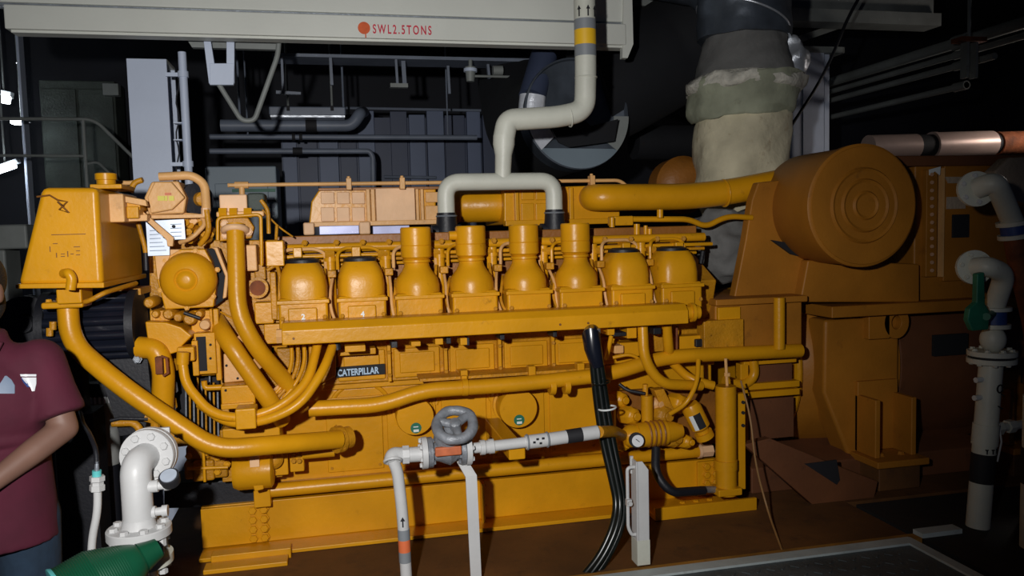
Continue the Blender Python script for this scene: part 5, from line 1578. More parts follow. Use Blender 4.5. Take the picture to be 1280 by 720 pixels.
# pipe on the right of the valve
pr = [W(584, 561, ZY), W(612, 558, ZY), W(655, 553, ZY), W(748, 540, ZY)]
part('outlet_pipe', MB().tube([pr[0], pr[1], pr[2], pr[3]], M(6.8, ref), 18), 'white', t, ang=60)
for (u0, u1, v0, v1, r_, m_) in ((600, 606, 559.5, 559, 9.5, 'white'), (607, 612, 558.8, 558.3, 8.5, 'white'), (611, 617, 558.2, 557.5, 9.5, 'white'), (657, 684, 553, 549.5, 9, 'white'), (686, 708, 549.3, 546, 8.6, 'white'), (708, 727, 546, 543, 9.2, 'black_band'), (727, 747, 543, 540, 9.0, 'white')):
    part('sleeve' if m_ == 'white' else 'black_sleeve', MB().cyl(W(u0, v0, ZY), W(u1, v1, ZY), M(r_, ref), n=18), m_, t)
for u in (659, 684):
    part('sleeve_clip', MB().ring(W(u, 553 - (u - 657) * .13, ZY), dv, M(9.3, ref), .004, 22, 6), 'grey_band', t)
for (u, v) in ((668, 553), (672, 549), (676, 554), (679, 548)):
    p = W(u, v, ZY - M(9, ref))
    part('ink_mark', MB().box(p, (.010, .003, .008)), 'black_paint', t)
part('outlet_union', MB().tube([W(748, 540, ZY), W(766, 539, ZY + .1), W(780, 545, ZY + .42)], M(8, ref), 14, rad=.05), 'yellow_cast', t)
part('tube_rest', MB().pbox(636, 558, 657, 575, ZY + .02, .50), 'yellow', t, .006)

# flat bar support under valve
t = thing('valve_support', 'white bent flat bar holding up the grey valve', 'support', (W(600, 720, ZY).x, ZY, FLOOR))
p0 = W(572, 572, ZY)
vs_ = []
F1 = [(569, 573), (583, 573), (596, 594), (601, 760), (588, 760), (582, 596)]
P_ = [W(u, v, ZY + .03 if i in (0, 1) else ZY - .02) for i, (u, v) in enumerate(F1)]
for i in (3, 4):
    P_[i].x += .012
    P_[i].z = FLOOR; P_[i].y = ZY - .02
b_ = MB()
b_.add([P_[0], P_[1], P_[2], P_[5]] + [p + Vector((0, .008, -.004)) for p in (P_[0], P_[1], P_[2], P_[5])], [(0, 3, 2, 1), (4, 5, 6, 7), (0, 1, 5, 4), (1, 2, 6, 5), (2, 3, 7, 6), (3, 0, 4, 7)])
part('sloping_arm', b_, 'white', t)
b_ = MB()
b_.add([P_[5], P_[2], P_[3], P_[4]] + [p + Vector((0, .008, 0)) for p in (P_[5], P_[2], P_[3], P_[4])], [(0, 3, 2, 1), (4, 5, 6, 7), (0, 1, 5, 4), (1, 2, 6, 5), (2, 3, 7, 6), (3, 0, 4, 7)])
part('upright', b_, 'white', t)
part('foot', MB().box(((P_[3].x + P_[4].x) / 2, ZY + .01, FLOOR + .006), (.09, .08, .012)), 'white', t)

# post with handle on the floor plate edge
OY = PY1 - .02
pf_ = G(807, 706, .022)
OY = pf_.y
t = thing('angle_post', 'white angle iron post with bolted side handle on the plate edge', 'post', (pf_.x, OY, .022))
ztp = W(803, 577, OY).z
w0, w1 = W(797, 640, OY).x, W(811.5, 640, OY).x
part('face', MB().prism([(w0, .022), (w1, .022), (w1, ztp - .035), (w1 - .025, ztp), (w0, ztp)], OY, OY + .008), 'white', t, .002)
part('side', MB().mm(w0 - .003, w0 + .005, OY, OY + .06, .022, ztp), 'white', t, .002)
part('back_tab', MB().mm(w0 - .008, w0 + .004, OY + .05, OY + .058, ztp - .06, ztp + .01), 'white', t)
zh1, zh0 = W(790, 586, OY).z, W(790, 671, OY).z
xh = W(787, 630, OY).x
part('handle', MB().tube([(w0, OY + .02, zh1), (xh, OY + .02, zh1), (xh, OY + .02, (zh0 + zh1) / 2), (xh, OY + .02, zh0 + .03), (xh + .015, OY + .02, zh0), (w0, OY + .02, zh0)], .007, 10, rad=.02), 'white', t)
part('lug', MB().box((xh, OY + .01, (zh0 + zh1) / 2), (.02, .02, .025)).cyl((xh, OY - .012, (zh0 + zh1) / 2), (xh, OY + .01, (zh0 + zh1) / 2), .009, n=8), 'white', t)
part('foot_band', MB().mm(w0 - .004, w1 + .001, OY - .001, OY + .062, .022, .022 + .10), 'cream', t)

# cable bundle
UY = 3.12
t = thing('cable_bundle', 'black sheathed cables dropping from the tray to the floor', 'cables', W(742, 700, UY))
ref = W(745, 430, UY)
part('sheath', MB().tube([W(740, 412, TYF + .05), W(739, 420, UY), W(741, 435, UY), W(747, 458, UY)], [M(9.5, ref), M(11.5, ref), M(11.0, ref), M(8.5, ref)], 18), 'black_gloss', t, ang=60)
part('sheath_clip', MB().cyl(W(741, 411, UY + .02), W(741, 417, UY + .02), M(9.8, ref), n=18), 'steel_grey', t)
for k, du in enumerate((-5.5, 0.5, 6)):
    yy = UY - .01 * (k == 1)
    pts = [(745 + du * .8, 450, UY), (751 + du, 500, yy), (759 + du * 1.1, 550, yy - .02), (768 + du, 590, yy - .05), (776 + du * .8, 630, yy - .08), (771 + du, 660, yy - .12), (755 + du, 695, yy - .14), (733 + du * 1.4, 724, yy - .16), (715 + du * 2, 745, yy - .2)]
    part('cable', MB().tube([W(*q) for q in pts], M(4.6, ref), 12, rad=.2, seg=5), 'cable_green', t, ang=60)
for (u, v) in ((760, 510), (752, 478), (778, 632)):
    p = W(u - 1, v, UY - .02)
    part('cable_tie', MB().ring(p, Vector((.12, 0, -1)), M(11, ref), .004, 22, 6), 'sticker_white' if v == 510 else 'cable_green', t)
solo('loose_wire', MB().tube([W(926, 476, 3.34), W(938, 520, 3.26), W(944, 580, 3.22), (W(960, 640, 3.2)), G(978, 689, .004)], .0045, 8, rad=.3), 'copper_wire', 'thin tan loose wire trailing from the filter to the deck', 'wire')

# ================================================================== ALTERNATOR END
t = thing('alternator', 'large brown orange alternator bolted to the engine aft end', 'alternator', (3.2, CYM, 0))
ALT = t
CZA = .58
fx0 = W(935, 480, 3.75).x
fx1 = W(1003, 470, 3.75).x
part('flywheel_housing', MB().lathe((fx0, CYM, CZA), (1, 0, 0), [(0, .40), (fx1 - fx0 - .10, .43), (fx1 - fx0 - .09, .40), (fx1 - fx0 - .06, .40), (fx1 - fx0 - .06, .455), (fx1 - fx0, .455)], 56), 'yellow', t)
# guard frame; solid brown sheets paint the shade inside its openings
GYF = 3.60
for (ua, va, ub, vb) in ((930, 478, 1000, 486), (930, 488, 1000, 496), (930, 446, 996, 455), (926, 455, 936, 560)):
    part('guard_bar', MB().pbox(ua, va, ub, vb, GYF, .05), 'yellow', t, .004)
for (ua, va, ub, vb) in ((937, 456, 990, 477), (936, 498, 992, 548)):
    part('opening_shade', MB().pbox(ua, va, ub, vb, GYF + .03, .01), 'barrel', t)
part('guard_arc', MB().ring((fx1 - .03, CYM, CZA), (1, 0, 0), .46, .022, 56, 8), 'yellow', t)
# adaptor
ax0, ax1 = fx1, W(1122, 470, 3.68).x
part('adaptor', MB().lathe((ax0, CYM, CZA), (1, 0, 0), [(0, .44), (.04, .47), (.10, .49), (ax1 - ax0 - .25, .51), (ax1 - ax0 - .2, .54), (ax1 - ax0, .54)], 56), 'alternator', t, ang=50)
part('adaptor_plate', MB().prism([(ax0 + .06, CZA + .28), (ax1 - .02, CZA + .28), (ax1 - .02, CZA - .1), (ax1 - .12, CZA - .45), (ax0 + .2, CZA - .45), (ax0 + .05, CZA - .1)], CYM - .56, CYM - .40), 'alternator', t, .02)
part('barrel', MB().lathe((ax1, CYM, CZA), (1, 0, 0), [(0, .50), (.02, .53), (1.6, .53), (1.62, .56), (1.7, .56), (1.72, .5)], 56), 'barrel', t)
part('name_plate', MB().pbox(1168, 418, 1210, 444, CYM - .56, .02), 'plate_black', t)
# lifting lug
lp_ = W(1121, 403, CYM - .60)
lug = MB()
n = 24
R_, h_ = M(18, lp_), M(7, lp_)
vs, fs = [], []
for yy in (CYM - .60, CYM - .56):
    for k in range(n):
        q = 2 * math.pi * k / n
        vs.append((lp_.x + R_ * math.cos(q), yy, lp_.z + R_ * math.sin(q) * 1.15))
    for k in range(n):
        q = 2 * math.pi * k / n
        vs.append((lp_.x + h_ * math.cos(q), yy, lp_.z + h_ * math.sin(q) * 1.25))
for k in range(n):
    k2 = (k + 1) % n
    fs += [(k, k2, n + k2, n + k), (2 * n + k, 3 * n + k, 3 * n + k2, 2 * n + k2), (k, 2 * n + k, 2 * n + k2, k2), (n + k, n + k2, 3 * n + k2, 3 * n + k)]
part('lifting_lug', lug.add(vs, fs), 'alternator', t, .003)
part('lug_root', MB().mm(lp_.x - R_ * 2.2, lp_.x - R_ * .5, CYM - .60, CYM - .45, lp_.z - R_ * 1.1, lp_.z + R_ * 1.1), 'alternator', t, .006)
# feet
for u0, u1 in ((1072, 1122), (1235, 1275)):
    xa, xb = W(u0, 560, 3.62).x, W(u1, 560, 3.62).x
    zf = .16
    ft = part('foot', MB().mm(xa, xb, 3.62, 3.66, zf, CZA - .05).mm(xa, xa + .03, 3.48, 3.70, zf, CZA - .12).mm(xb - .03, xb, 3.48, 3.70, zf, CZA - .12), 'alternator', t, .006)
    part('foot_pad', MB().mm(xa - .03, xb + .03, 3.42, 3.75, zf - .035, zf), 'alternator', ft, .006)
    part('foot_block', MB().mm(xa, xb, 3.45, 3.72, .0, zf - .035), 'foundation', ft, .006)
    for x in (xa + .06, xb - .06):
        bolt((x, 3.52, zf), (0, 0, 1), .016, 'alternator', ft)
part('far_foot', MB().mm(fx1 + .2, fx1 + .5, 4.75, 4.95, 0, CZA - .1), 'alternator', t)
# sub-base under the alternator: sloping plate
x0_, x1_ = W(932, 580, 3.66).x, W(1092, 630, 3.5).x
part('sub_base', MB().xprism([(3.60, 0.0), (3.60, .13), (3.68, .16), (4.75, .16), (4.75, 0.0)], x0_, 5.4), 'barrel', t, .008)
part('sloping_plate', MB().pprism([(930, 556), (962, 548), (1062, 588), (1098, 602), (1090, 637), (1022, 637)], 3.39, .05), 'barrel', t, .006)
part('plate_hole_shade', MB().pprism([(1006, 580), (1046, 575), (1050, 600), (1046, 606)], 3.384, .01), 'black_paint', t)  # black patch on the plate, painted for the dark inside a hole
# mounting box and post above the flywheel housing
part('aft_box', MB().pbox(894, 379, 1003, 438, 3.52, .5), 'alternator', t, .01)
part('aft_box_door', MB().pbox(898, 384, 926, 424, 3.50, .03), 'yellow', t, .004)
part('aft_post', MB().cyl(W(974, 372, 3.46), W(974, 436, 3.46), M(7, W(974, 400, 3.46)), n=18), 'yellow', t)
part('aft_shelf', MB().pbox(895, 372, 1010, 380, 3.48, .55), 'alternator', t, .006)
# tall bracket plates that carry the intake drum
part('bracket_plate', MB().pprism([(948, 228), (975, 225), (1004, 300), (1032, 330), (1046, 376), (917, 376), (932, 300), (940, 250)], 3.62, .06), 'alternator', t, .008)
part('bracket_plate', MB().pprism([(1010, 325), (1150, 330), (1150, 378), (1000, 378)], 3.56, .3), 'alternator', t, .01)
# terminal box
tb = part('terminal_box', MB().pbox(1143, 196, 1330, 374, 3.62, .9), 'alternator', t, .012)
part('box_sill', MB().pbox(1040, 376, 1330, 390, 3.52, 1.0), 'alternator', t, .006)
part('box_roof_lip', MB().pbox(1112, 194, 1330, 207, 3.58, .95), 'barrel', tb, .006)
part('ribbed_strip', MB().pbox(1158, 212, 1172, 346, 3.585, .05), 'alternator', tb, .004)
for k in range(13):
    v = 218 + k * 10
    part('strip_stud', MB().cyl(W(1165, v, 3.575), W(1165, v, 3.60), .010, n=8), 'orange_dark', tb)
part('door', MB().pbox(1180, 205, 1262, 350, 3.60, .05), 'alternator', tb, .006)
part('door_edge', MB().pbox(1178, 210, 1180.5, 346, 3.585, .06), 'peach', tb)
part('door_window', MB().pbox(1191, 268, 1212, 297, 3.592, .02), 'black_paint', tb, .003)
part('warning_label', MB().pbox(1184, 246, 1207, 261, 3.592, .02), 'tan_cloth', tb)
part('warning_label', MB().pprism([(1182, 221), (1202, 221), (1198, 229), (1186, 229)], 3.592, .02), 'tan_cloth', tb)
part('bow_tie_sticker', MB().pprism([(1162, 212), (1176, 208), (1175, 219), (1169, 214), (1162, 219)], 3.58, .006), 'sticker_white', tb)

# round intake drum
p_ = W(1079, 257, 3.30)
Rd = M(77, p_)
t = thing('intake_drum', 'large round orange intake silencer drum with ringed end face', 'drum', (p_.x, 3.55, p_.z - Rd))
part('shell', MB().lathe((p_.x, 3.34, p_.z), (0, 1, 0), [(0, Rd * .97), (.40, Rd * .97), (.44, Rd * .9), (.46, Rd * .7)], 64), 'alternator', t)
part('rim', MB().lathe((p_.x, 3.30, p_.z), (0, 1, 0), [(0, Rd * .965), (.006, Rd), (.04, Rd), (.045, Rd * .97)], 64), 'alternator', t)
fc_ = part('end_face', MB().lathe((p_.x, 3.297, p_.z), (0, -1, 0), [(0, Rd * .955), (.004, Rd * .95), (.004, Rd * .62), (.016, Rd * .59), (.010, Rd * .55), (.010, Rd * .44), (.022, Rd * .41), (.016, Rd * .37), (.016, Rd * .24), (.026, Rd * .21), (.020, Rd * .17), (.020, Rd * .02)], 64), 'alternator', t, ang=15)
part('drum_shadow_sheet', MB().pprism([(965, 300), (990, 318), (1030, 328), (1000, 306)], 3.60, .03), 'black_paint', t)  # black sheet painted as the shadow below the drum

# tan cloth lagging at the right edge
solo('cloth_lagging', crumple(MB().pprism([(1243, 214), (1262, 197), (1300, 196), (1300, 262), (1270, 250), (1252, 232)], 3.50, .08), .01, 8, 3), 'tan_cloth', 'tan cloth lagging hung on the terminal box corner', 'lagging', bevel=.01)

# ================================================================== VALVE PIPES (right edge)
BYP = 2.95
t = thing('lower_valve_pipe', 'cream flanged valve pipe with black band standing on the dark deck', 'pipe', (W(1222, 668, BYP).x, BYP, -.01))
ref = W(1235, 480, BYP)
xp = ref.x
rp = M(13.8, ref)
f_ = W(1219, 334, BYP - .02)
nr = Vector((-.35, -1, .1)).normalized()
RF = M(21, ref)
fl = part('upper_flange', MB().lathe(f_, nr, [(-.02, RF), (0, RF)], 32), 'cream', t)
bolt_ring(f_ , nr, RF * .76, 6, .010, 'cream', fl, .2)
zt = W(1243, 382, BYP).z
xv = W(1243, 395, BYP).x
xpb = W(1232, 560, BYP).x
part('elbow', MB().tube([f_, f_ + nr * .06 + Vector((.03, 0, .0)), Vector((xv - .005, BYP - .06, f_.z - .03)), Vector((xv, BYP, zt))], M(12, ref), 20, rad=.07, seg=8), 'cream', t, ang=60)
def disc(v0, v1, rpx, m_, nm='flange', du=0):
    x = W(1243 + du - (v0 - 390) * .06, v0, BYP).x
    return part(nm, MB().cyl((x, BYP, W(1240, v1, BYP).z), (x, BYP, W(1240, v0, BYP).z), M(rpx, ref), n=28), m_, t)
disc(384, 388.5, 19, 'cream')
disc(388.5, 405, 14, 'blue_paint', 'valve_body')
disc(405, 410, 19, 'cream')
bx = W(1241, 424, BYP)
part('swollen_neck', MB().ball((bx.x, BYP, bx.z), (M(15, ref), M(15, ref), M(17, ref)), 22, 14), 'cream', t)
fl = disc(438, 444, 28, 'cream')
disc(444, 447, 26, 'black_band', 'gasket')
fl2 = disc(447, 453, 28, 'cream')
xf = W(1240, 440, BYP).x
zf = W(1240, 438, BYP).z
bolt_ring((xf, BYP, zf), (0, 0, 1), M(22, ref), 8, .011, 'cream', fl, .2)
bolt_ring((W(1239.5, 450, BYP).x, BYP, W(1240, 453, BYP).z), (0, 0, -1), M(22, ref), 8, .011, 'cream', fl2, .2)
pt, pbm = Vector((W(1239, 453, BYP).x, BYP, W(1239, 453, BYP).z)), Vector((W(1222, 668, BYP).x, BYP, -.01))
part('standpipe', MB().cyl(pbm, pt, rp, n=26), 'cream', t)
def pband(v0, v1, m_, nm, k=1.03):
    fa, fb2 = (v0 - 453) / (668 - 453), (v1 - 453) / (668 - 453)
    return part(nm, MB().cyl(pt.lerp(pbm, fa), pt.lerp(pbm, fb2), rp * k, n=26), m_, t)
pband(571, 609, 'black_band', 'black_band')
pband(533, 560, 'cream', 'clamp_ring', 1.10)
for (v, du) in ((474, -1), (497, -1)):
    p = pt.lerp(pbm, (v - 453) / 215)
    part('side_plug', MB().cyl(p, p + Vector((-rp * 1.7, -rp * .2, 0)), .012, n=10), 'white', t)
# painted marks
for (v, w_, h_, q) in ((485, 10, 10, 0), ):
    p = pt.lerp(pbm, (v - 453) / 215) + Vector((-.0, -rp * 1.03, 0))
    part('painted_ring_mark', MB().ring(p + Vector((.012, .004, 0)), (.2, -1, 0), .017, .004, 18, 6), 'black_paint', t)
for (v, dx, w_) in ((493, .028, .018), (509, .02, .03)):
    p = pt.lerp(pbm, (v - 453) / 215) + Vector((dx, -rp * .95, 0))
    part('painted_stroke', MB().box(p, (w_, .006, .006), Matrix.Rotation(.5, 3, 'Y')), 'black_paint', t)
for k in range(3):
    p = pt.lerp(pbm, (566 - 453) / 215) + Vector((-.024 + k * .024, -rp * (1.0 if k == 1 else .86), 0))
    part('flow_arrow', MB().box(p, (.004, .006, .02)).box(p + Vector((0, 0, .008)), (.012, .006, .005)), 'black_paint', t)
# green lever
gl = W(1226, 395, BYP - .08)
part('lever', MB().pprism([(1222, 342), (1231, 340), (1232, 380), (1238, 390), (1236, 412), (1216, 414), (1210, 400), (1212, 386), (1221, 378)], BYP - .10, .03), 'green_paint', t, .006, 'green valve lever')
part('lever_spindle', MB().cyl((gl.x, BYP - .11, gl.z), (xv, BYP, gl.z), .016, n=12), 'green_paint', t)
# branch
pbz = pt.lerp(pbm, (541 - 453) / 215)
part('branch', MB().cyl(pbz, pbz + Vector((.32, .05, .0)), .020, n=14), 'cream', t)
part('branch_nut', MB().cyl(pbz + Vector((.05, .008, 0)), pbz + Vector((.09, .014, 0)), .032, n=6).cyl(pbz + Vector((.13, .02, 0)), pbz + Vector((.17, .026, 0)), .030, n=6), 'cream', t)
part('copper_strap', MB().cyl(pbz + Vector((.035, .005, 0)), pbz + Vector((.05, .008, 0)), .026, n=12), 'copper_wire', t)
part('trace_wire', MB().tube([pbz + Vector((.05, -.02, .03)), pbz + Vector((.055, -.03, -.05)), pbz + Vector((.045, -.02, -.14))], .004, 6), 'white', t)

t = thing('upper_valve_pipe', 'cream elbow pipe with flange and blue ringed valve near the terminal box', 'pipe', (W(1268, 300, BYP).x, BYP, -.01))
f_ = W(1221, 236, BYP - .02)
fl = part('upper_flange', MB().lathe(f_, nr, [(-.02, M(21.5, ref)), (0, M(21.5, ref))], 32), 'cream', t)
bolt_ring(f_, nr, M(16.5, ref), 6, .010, 'white', fl, .4)
xq = W(1266, 275, BYP).x
part('elbow', MB().tube([f_, f_ + nr * .07 + Vector((.05, 0, .02)), W(1252, 245, BYP - .06), W(1266, 278, BYP - .02)], M(12.5, ref), 20, rad=.10, seg=8), 'cream', t, ang=60)
d_ = Vector((.18, 0, -1)).normalized()
q0 = W(1266, 276, BYP - .02)
part('flange', MB().lathe(q0, d_, [(0, M(19, ref)), (.018, M(19, ref))], 28), 'cream', t)
part('valve_body', MB().lathe(q0 + d_ * .018, d_, [(0, M(15, ref)), (.04, M(15, ref))], 28), 'blue_paint', t)
part('flange', MB().lathe(q0 + d_ * .058, d_, [(0, M(19, ref)), (.018, M(19, ref))], 28), 'cream', t)
part('downpipe', MB().tube([q0 + d_ * .07, q0 + d_ * .14, Vector((W(1300, 420, BYP).x, BYP + .02, W(1300, 420, BYP).z)), Vector((W(1300, 420, BYP).x, BYP + .02, -.01))], M(12.5, ref), 20, rad=.1), 'rust', t, ang=60)

t = thing('edge_standpipe', 'cream standpipe with black top sleeve on the dark deck', 'pipe', (W(1290, 690, 2.7).x, 2.7, -.01))
x = W(1292, 600, 2.7).x
part('pipe', MB().cyl((x, 2.7, -.01), (x, 2.7, W(1285, 605, 2.7).z), M(14, W(1280, 600, 2.7)), n=22), 'cream', t)
part('black_sleeve', MB().cyl((x, 2.7, W(1285, 605, 2.7).z), (x, 2.7, W(1285, 560, 2.7).z), M(14.4, W(1280, 600, 2.7)), n=22), 'black_band', t)
part('upper_pipe', MB().cyl((x, 2.7, W(1285, 560, 2.7).z), (x, 2.7, W(1285, 495, 2.7).z), M(13.4, W(1280, 600, 2.7)), n=22), 'cream', t)

# ================================================================== PERSON
PYY = 2.72
px0 = W(-20, 500, PYY).x                      # body centre line
sh = W(60, 441, PYY).z                      # shoulder height
H0 = FLOOR
t = thing('person', 'person in a maroon polo shirt and blue jeans standing by the tank', 'person', (px0, PYY, H0))


def capsule(mb, p0, p1, r0, r1, n=18):
    p0, p1 = Vector(p0), Vector(p1)
    mb.ball(p0, r0, n, 10)
    mb.ball(p1, r1, n, 10)
    mb.cyl(p0, p1, r0, r1, n)
    return mb


def remesh(name, mb, m, parent, vox, smooth=6, fac=.5):
    me = mb.mesh(name, Vector(root_of(parent).location))
    tmp = bpy.data.objects.new('tmp', me)
    COL.objects.link(tmp)
    r = tmp.modifiers.new('r', 'REMESH'); r.mode = 'VOXEL'; r.voxel_size = vox; r.use_smooth_shade = True
    if smooth:
        s = tmp.modifiers.new('s', 'SMOOTH'); s.iterations = smooth; s.factor = fac
    dg = bpy.context.evaluated_depsgraph_get()
    dg.update()
    out = bpy.data.meshes.new_from_object(tmp.evaluated_get(dg))
    out.name = name
    COL.objects.unlink(tmp)
    bpy.data.objects.remove(tmp)
    out.materials.clear()
    out.materials.append(MAT[m])
    out.polygons.foreach_set('use_smooth', [True] * len(out.polygons))
    o = bpy.data.objects.new(name, out)
    COL.objects.link(o)
    o.parent = parent
    return o


X, Yp = px0, PYY
hip = H0 + .83
knee = H0 + .46
neckz = sh + .05
headc = Vector((X - .01, Yp - .02, sh + .19))
# joints: facing the camera, turned a little to the engine
shR = Vector((X + .155, Yp + .02, sh - .03))           # arm on the engine side
elR = Vector((X + .225, Yp - .02, sh - .235))
wrR = Vector((X + .035, Yp - .21, sh - .375))
shL = Vector((X - .155, Yp + .02, sh - .03))
elL = Vector((X - .235, Yp - .02, sh - .30))
wrL = Vector((X - .06, Yp - .22, sh - .40))


def hand(mb, w, d, up, side):
    """palm and five bent fingers; d forward, up back-of-hand, side to the thumb"""
    d, up, side = d.normalized(), up.normalized(), side.normalized()
    palm = w + d * .045
    for s in (-.026, -.009, .009, .026):
        capsule(mb, w + side * s * .7, w + d * .085 + side * s, .015, .013, 12)
    for s, L in ((-.030, .055), (-.010, .068), (.011, .072), (.031, .066)):
        a = w + d * .085 + side * s
        b = a + d * L * .5 - up * .012
        c = b + d * L * .22 - up * L * .42
        e = c - d * L * .15 - up * L * .28
        capsule(mb, a, b, .0098, .009, 10); capsule(mb, b, c, .009, .0085, 10); capsule(mb, c, e, .0085, .0075, 10)
    a = w + d * .03 + side * .03
    b = a + d * .035 + side * .028 - up * .008
    c = b + d * .032 + side * .006 - up * .01
    capsule(mb, a, b, .014, .011, 10); capsule(mb, b, c, .011, .0095, 10)


body = MB()
# torso and pelvis
capsule(body, (X, Yp + .02, hip - .02), (X, Yp + .01, hip + .12), .10, .10)
body.ball((X, Yp + .01, hip + .02), (.155, .095, .11), 24, 14)
body.ball((X, Yp, sh - .30), (.15, .105, .14), 24, 14)
body.ball((X, Yp, sh - .15), (.165, .112, .15), 24, 14)
capsule(body, (X - .12, Yp + .02, sh - .05), (X + .12, Yp + .02, sh - .05), .068, .068)
capsule(body, (X, Yp + .02, sh - .04), (X, Yp + .0, sh + .09), .066, .054)
# head
body.ball(headc + Vector((0, .02, .02)), (.075, .095, .105), 26, 18)
body.ball(headc + Vector((0, -.03, -.05)), (.058, .060, .065), 22, 14)
body.ball(headc + Vector((0, -.052, -.088)), (.030, .028, .024), 16, 10)
capsule(body, headc + Vector((0, -.082, .018)), headc + Vector((0, -.106, -.022)), .010, .015, 12)
for s in (-1, 1):
    body.ball(headc + Vector((s * .014, -.092, -.024)), (.010, .010, .008), 10, 8)
    body.ball(headc + Vector((s * .078, .012, .0)), (.010, .020, .032), 12, 10)
    body.ball(headc + Vector((s * .034, -.060, -.02)), (.024, .022, .018), 12, 8)
    capsule(body, headc + Vector((s * .014, -.086, .034)), headc + Vector((s * .048, -.072, .032)), .009, .008, 10)
capsule(body, headc + Vector((-.018, -.088, -.052)), headc + Vector((.018, -.088, -.052)), .0075, .0075, 10)
capsule(body, headc + Vector((-.016, -.086, -.064)), headc + Vector((.016, -.086, -.064)), .008, .008, 10)
# arms
for (a, b, c, s) in ((shR, elR, wrR, 1), (shL, elL, wrL, -1)):
    capsule(body, a, b, .052, .041)
    capsule(body, b, b.lerp(c, .35), .041, .040)
    capsule(body, b.lerp(c, .35), c, .040, .026)
    d = (c - b).normalized()
    hand(body, c, d, Vector((0, -.45, 1)), Vector((0, -.6, .5)) if s > 0 else Vector((0, -.6, .5)))
# legs
for s in (-1, 1):
    capsule(body, (X + s * .085, Yp + .02, hip - .02), (X + s * .10, Yp, knee), .085, .056)
    capsule(body, (X + s * .10, Yp, knee), (X + s * .105, Yp + .025, knee - .14), .054, .056)
    capsule(body, (X + s * .105, Yp + .025, knee - .14), (X + s * .11, Yp + .02, H0 + .09), .055, .038)
    capsule(body, (X + s * .11, Yp + .03, H0 + .04), (X + s * .13, Yp - .12, H0 + .035), .04, .034)
remesh('body', body, 'skin', t, .0065, 5)
for s in (-1, 1):
    e = headc + Vector((s * .032, -.076, .012))
    part('eye', MB().ball(e, .0125, 14, 10), 'eye_white', t)
    part('iris', MB().ball(e + Vector((0, -.0085, 0)), .0055, 10, 8), 'black_paint', t)
    part('eyebrow', MB().tube([headc + Vector((s * .014, -.096, .040)), headc + Vector((s * .034, -.092, .046)), headc + Vector((s * .052, -.076, .040))], .0045, 8), 'hair', t)
part('lips', MB().tube([headc + Vector((-.022, -.090, -.058)), headc + Vector((0, -.0975, -.057)), headc + Vector((.022, -.090, -.058))], [.003, .0055, .003], 8), 'red_lead', t)
# hair cap
hm = MB()
hm.ball(headc + Vector((0, .036, .045)), (.086, .098, .098), 28, 18)
hm.ball(headc + Vector((0, .085, -.03)), (.066, .045, .075), 20, 12)
hm.ball(headc + Vector((0, -.03, .10)), (.066, .05, .04), 20, 12)
hr = remesh('hair', hm, 'hair', t, .008, 2)
# shirt
sm = MB()
sm.ball((X, Yp + .0, sh - .15), (.188, .130, .17), 28, 16)
sm.ball((X, Yp - .005, sh - .32), (.175, .128, .17), 28, 16)
sm.lathe((X, Yp + .0, sh - .58), (0, 0, 1), [(0, .182), (.12, .18), (.32, .165)], 36)
for i, p in enumerate(sm.v):
    pass
capsule(sm, (X - .11, Yp + .02, sh - .05), (X + .11, Yp + .02, sh - .05), .084, .084)
for (a, b) in ((shR, elR), (shL, elL)):
    capsule(sm, a, a.lerp(b, .45), .074, .072)
    d = (b - a).normalized()
    sm.lathe(a.lerp(b, .35), d, [(0, .070), (.10, .078), (.105, .060)], 24)
sm.lathe((X, Yp + .005, sh - .0), (0, -.12, 1), [(0, .095), (.05, .078), (.075, .074)], 26)
for i, p in enumerate(sm.v):
    if p.z < sh - .38:
        sm.v[i] = Vector((p.x, Yp + (p.y - Yp) * .80, p.z))
shirt = remesh('polo_shirt', sm, 'shirt', t, .0095, 5)
col_ = MB()
for s in (-1, 1):
    col_.add([Vector((X + s * .008, Yp - .112, sh - .035)), Vector((X + s * .06, Yp - .108, sh - .03)), Vector((X + s * .082, Yp - .05, sh + .045)), Vector((X + s * .045, Yp - .075, sh + .06)),
              Vector((X + s * .008, Yp - .100, sh - .035)), Vector((X + s * .06, Yp - .096, sh - .03)), Vector((X + s * .082, Yp - .038, sh + .045)), Vector((X + s * .045, Yp - .063, sh + .06))],
             [(0, 1, 2, 3), (7, 6, 5, 4), (0, 4, 5, 1), (1, 5, 6, 2), (2, 6, 7, 3), (3, 7, 4, 0)])
part('collar', col_, 'shirt', shirt, .004)
# chest badges, laid on the cloth
from mathutils.bvhtree import BVHTree
_rl = Vector(t.location)
_bv = BVHTree.FromPolygons([tuple(v.co + _rl) for v in shirt.data.vertices], [tuple(p.vertices) for p in shirt.data.polygons])
def badge(poly_rows, m_, nm):
    """rows of (v, u0, u1): strip of cloth patch following the shirt"""
    N_ = 6
    vs, fs = [], []
    for (v, u0, u1) in poly_rows:
        for k in range(N_ + 1):
            u = u0 + (u1 - u0) * k / N_
            d = (W(u, v, PYY) - CAM).normalized()
            h = _bv.ray_cast(CAM, d)[0]
            h = h if h is not None else W(u, v, PYY - .1)
            vs.append(h - d * .004)
    n0 = len(vs)
    vs += [p + Vector((0, .003, 0)) for p in vs]
    R = len(poly_rows)
    for r in range(R - 1):
        for k in range(N_):
            a = r * (N_ + 1) + k
            fs += [(a, a + 1, a + N_ + 2, a + N_ + 1), (n0 + a, n0 + a + N_ + 1, n0 + a + N_ + 2, n0 + a + 1)]
    part(nm, MB().add(vs, fs), m_, shirt, ang=60)
badge([(470, 6, 8), (475, 3, 14), (482, -2, 18), (492, -4, 18)], 'plate_ink', 'chest_badge')
badge([(468, 25, 45), (470.5, 26, 45)], 'gauge_face', 'chest_badge')
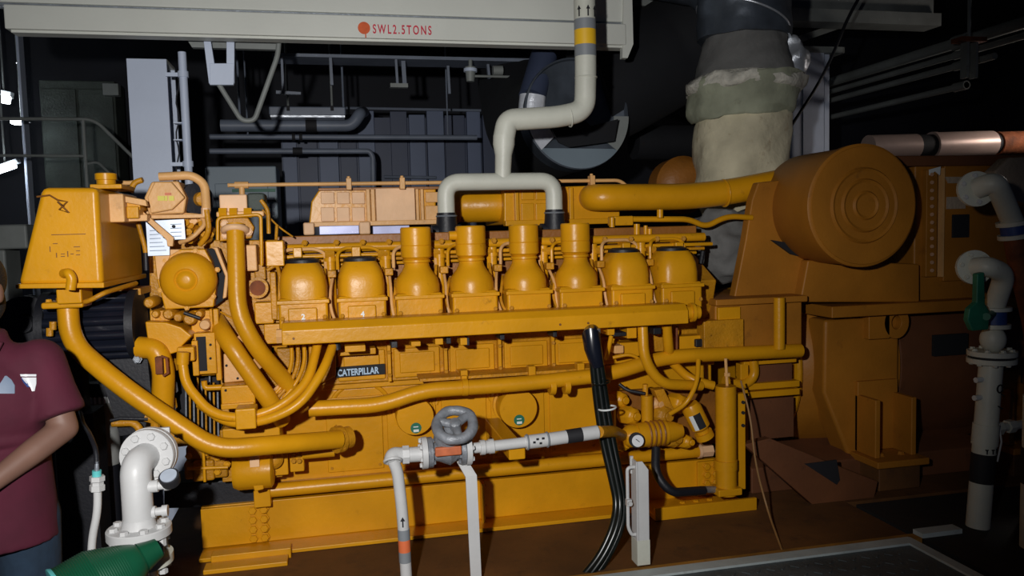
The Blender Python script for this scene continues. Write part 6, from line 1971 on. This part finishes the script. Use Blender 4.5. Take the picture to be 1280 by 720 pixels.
badge([(472, 27, 45), (476, 30, 45), (480, 34, 45), (484, 38, 44), (489, 40, 43)], 'gauge_face', 'chest_badge')
badge([(472, 26, 27.5), (478, 29, 34), (484, 34, 38)], 'blue_paint', 'chest_badge')
# jeans
jm = MB()
jm.ball((X, Yp + .01, hip + .02), (.180, .128, .12), 26, 14)
jm.lathe((X, Yp + .01, hip + .02), (0, 0, 1), [(0, .155), (.12, .15)], 30)
for i, p in enumerate(jm.v):
    jm.v[i] = Vector((p.x, Yp + (p.y - Yp) * (.97 if p.z < hip + .03 else .86), p.z))
for s in (-1, 1):
    capsule(jm, (X + s * .085, Yp + .02, hip - .02), (X + s * .10, Yp, knee), .100, .076)
    capsule(jm, (X + s * .10, Yp, knee), (X + s * .11, Yp + .02, H0 + .14), .076, .066)
    jm.cyl((X + s * .11, Yp + .02, H0 + .20), (X + s * .11, Yp + .02, H0 + .07), .066, .066, 20)
remesh('jeans', jm, 'jeans', t, .0095, 5)
for s in (-1, 1):
    sm_ = MB()
    capsule(sm_, (X + s * .11, Yp + .045, H0 + .05), (X + s * .13, Yp - .14, H0 + .042), .05, .042)
    sm_.mm(X + s * .12 - .045, X + s * .12 + .045, Yp - .17, Yp + .09, H0 + .002, H0 + .03)
    remesh('shoe', sm_, 'shoe', t, .008, 4)

# free-standing bits that stay in the dark: pulley stand behind the person
t = thing('belt_pulley', 'dark belt pulley shaft end behind the standing person', 'pulley', W(48, 420, 3.55))
c = W(40, 402, 3.6)
part('wheel', MB().lathe(c, (0, -1, 0), [(0, .11), (.02, .11), (.022, .095), (.05, .095), (.052, .11), (.075, .11)], 32), 'rubber', t)
part('hub', MB().lathe(c + Vector((0, -.075, 0)), (0, -1, 0), [(0, .04), (.03, .035)], 18), 'rubber', t)
part('brass_plug', MB().cyl(W(61, 405, 3.5), W(61, 415, 3.5), .012, n=8), 'yellow_band', t)
part('shaft_stand', MB().mm(c.x - .05, c.x + .05, c.y, c.y + .12, FLOOR, c.z), 'rubber', t)
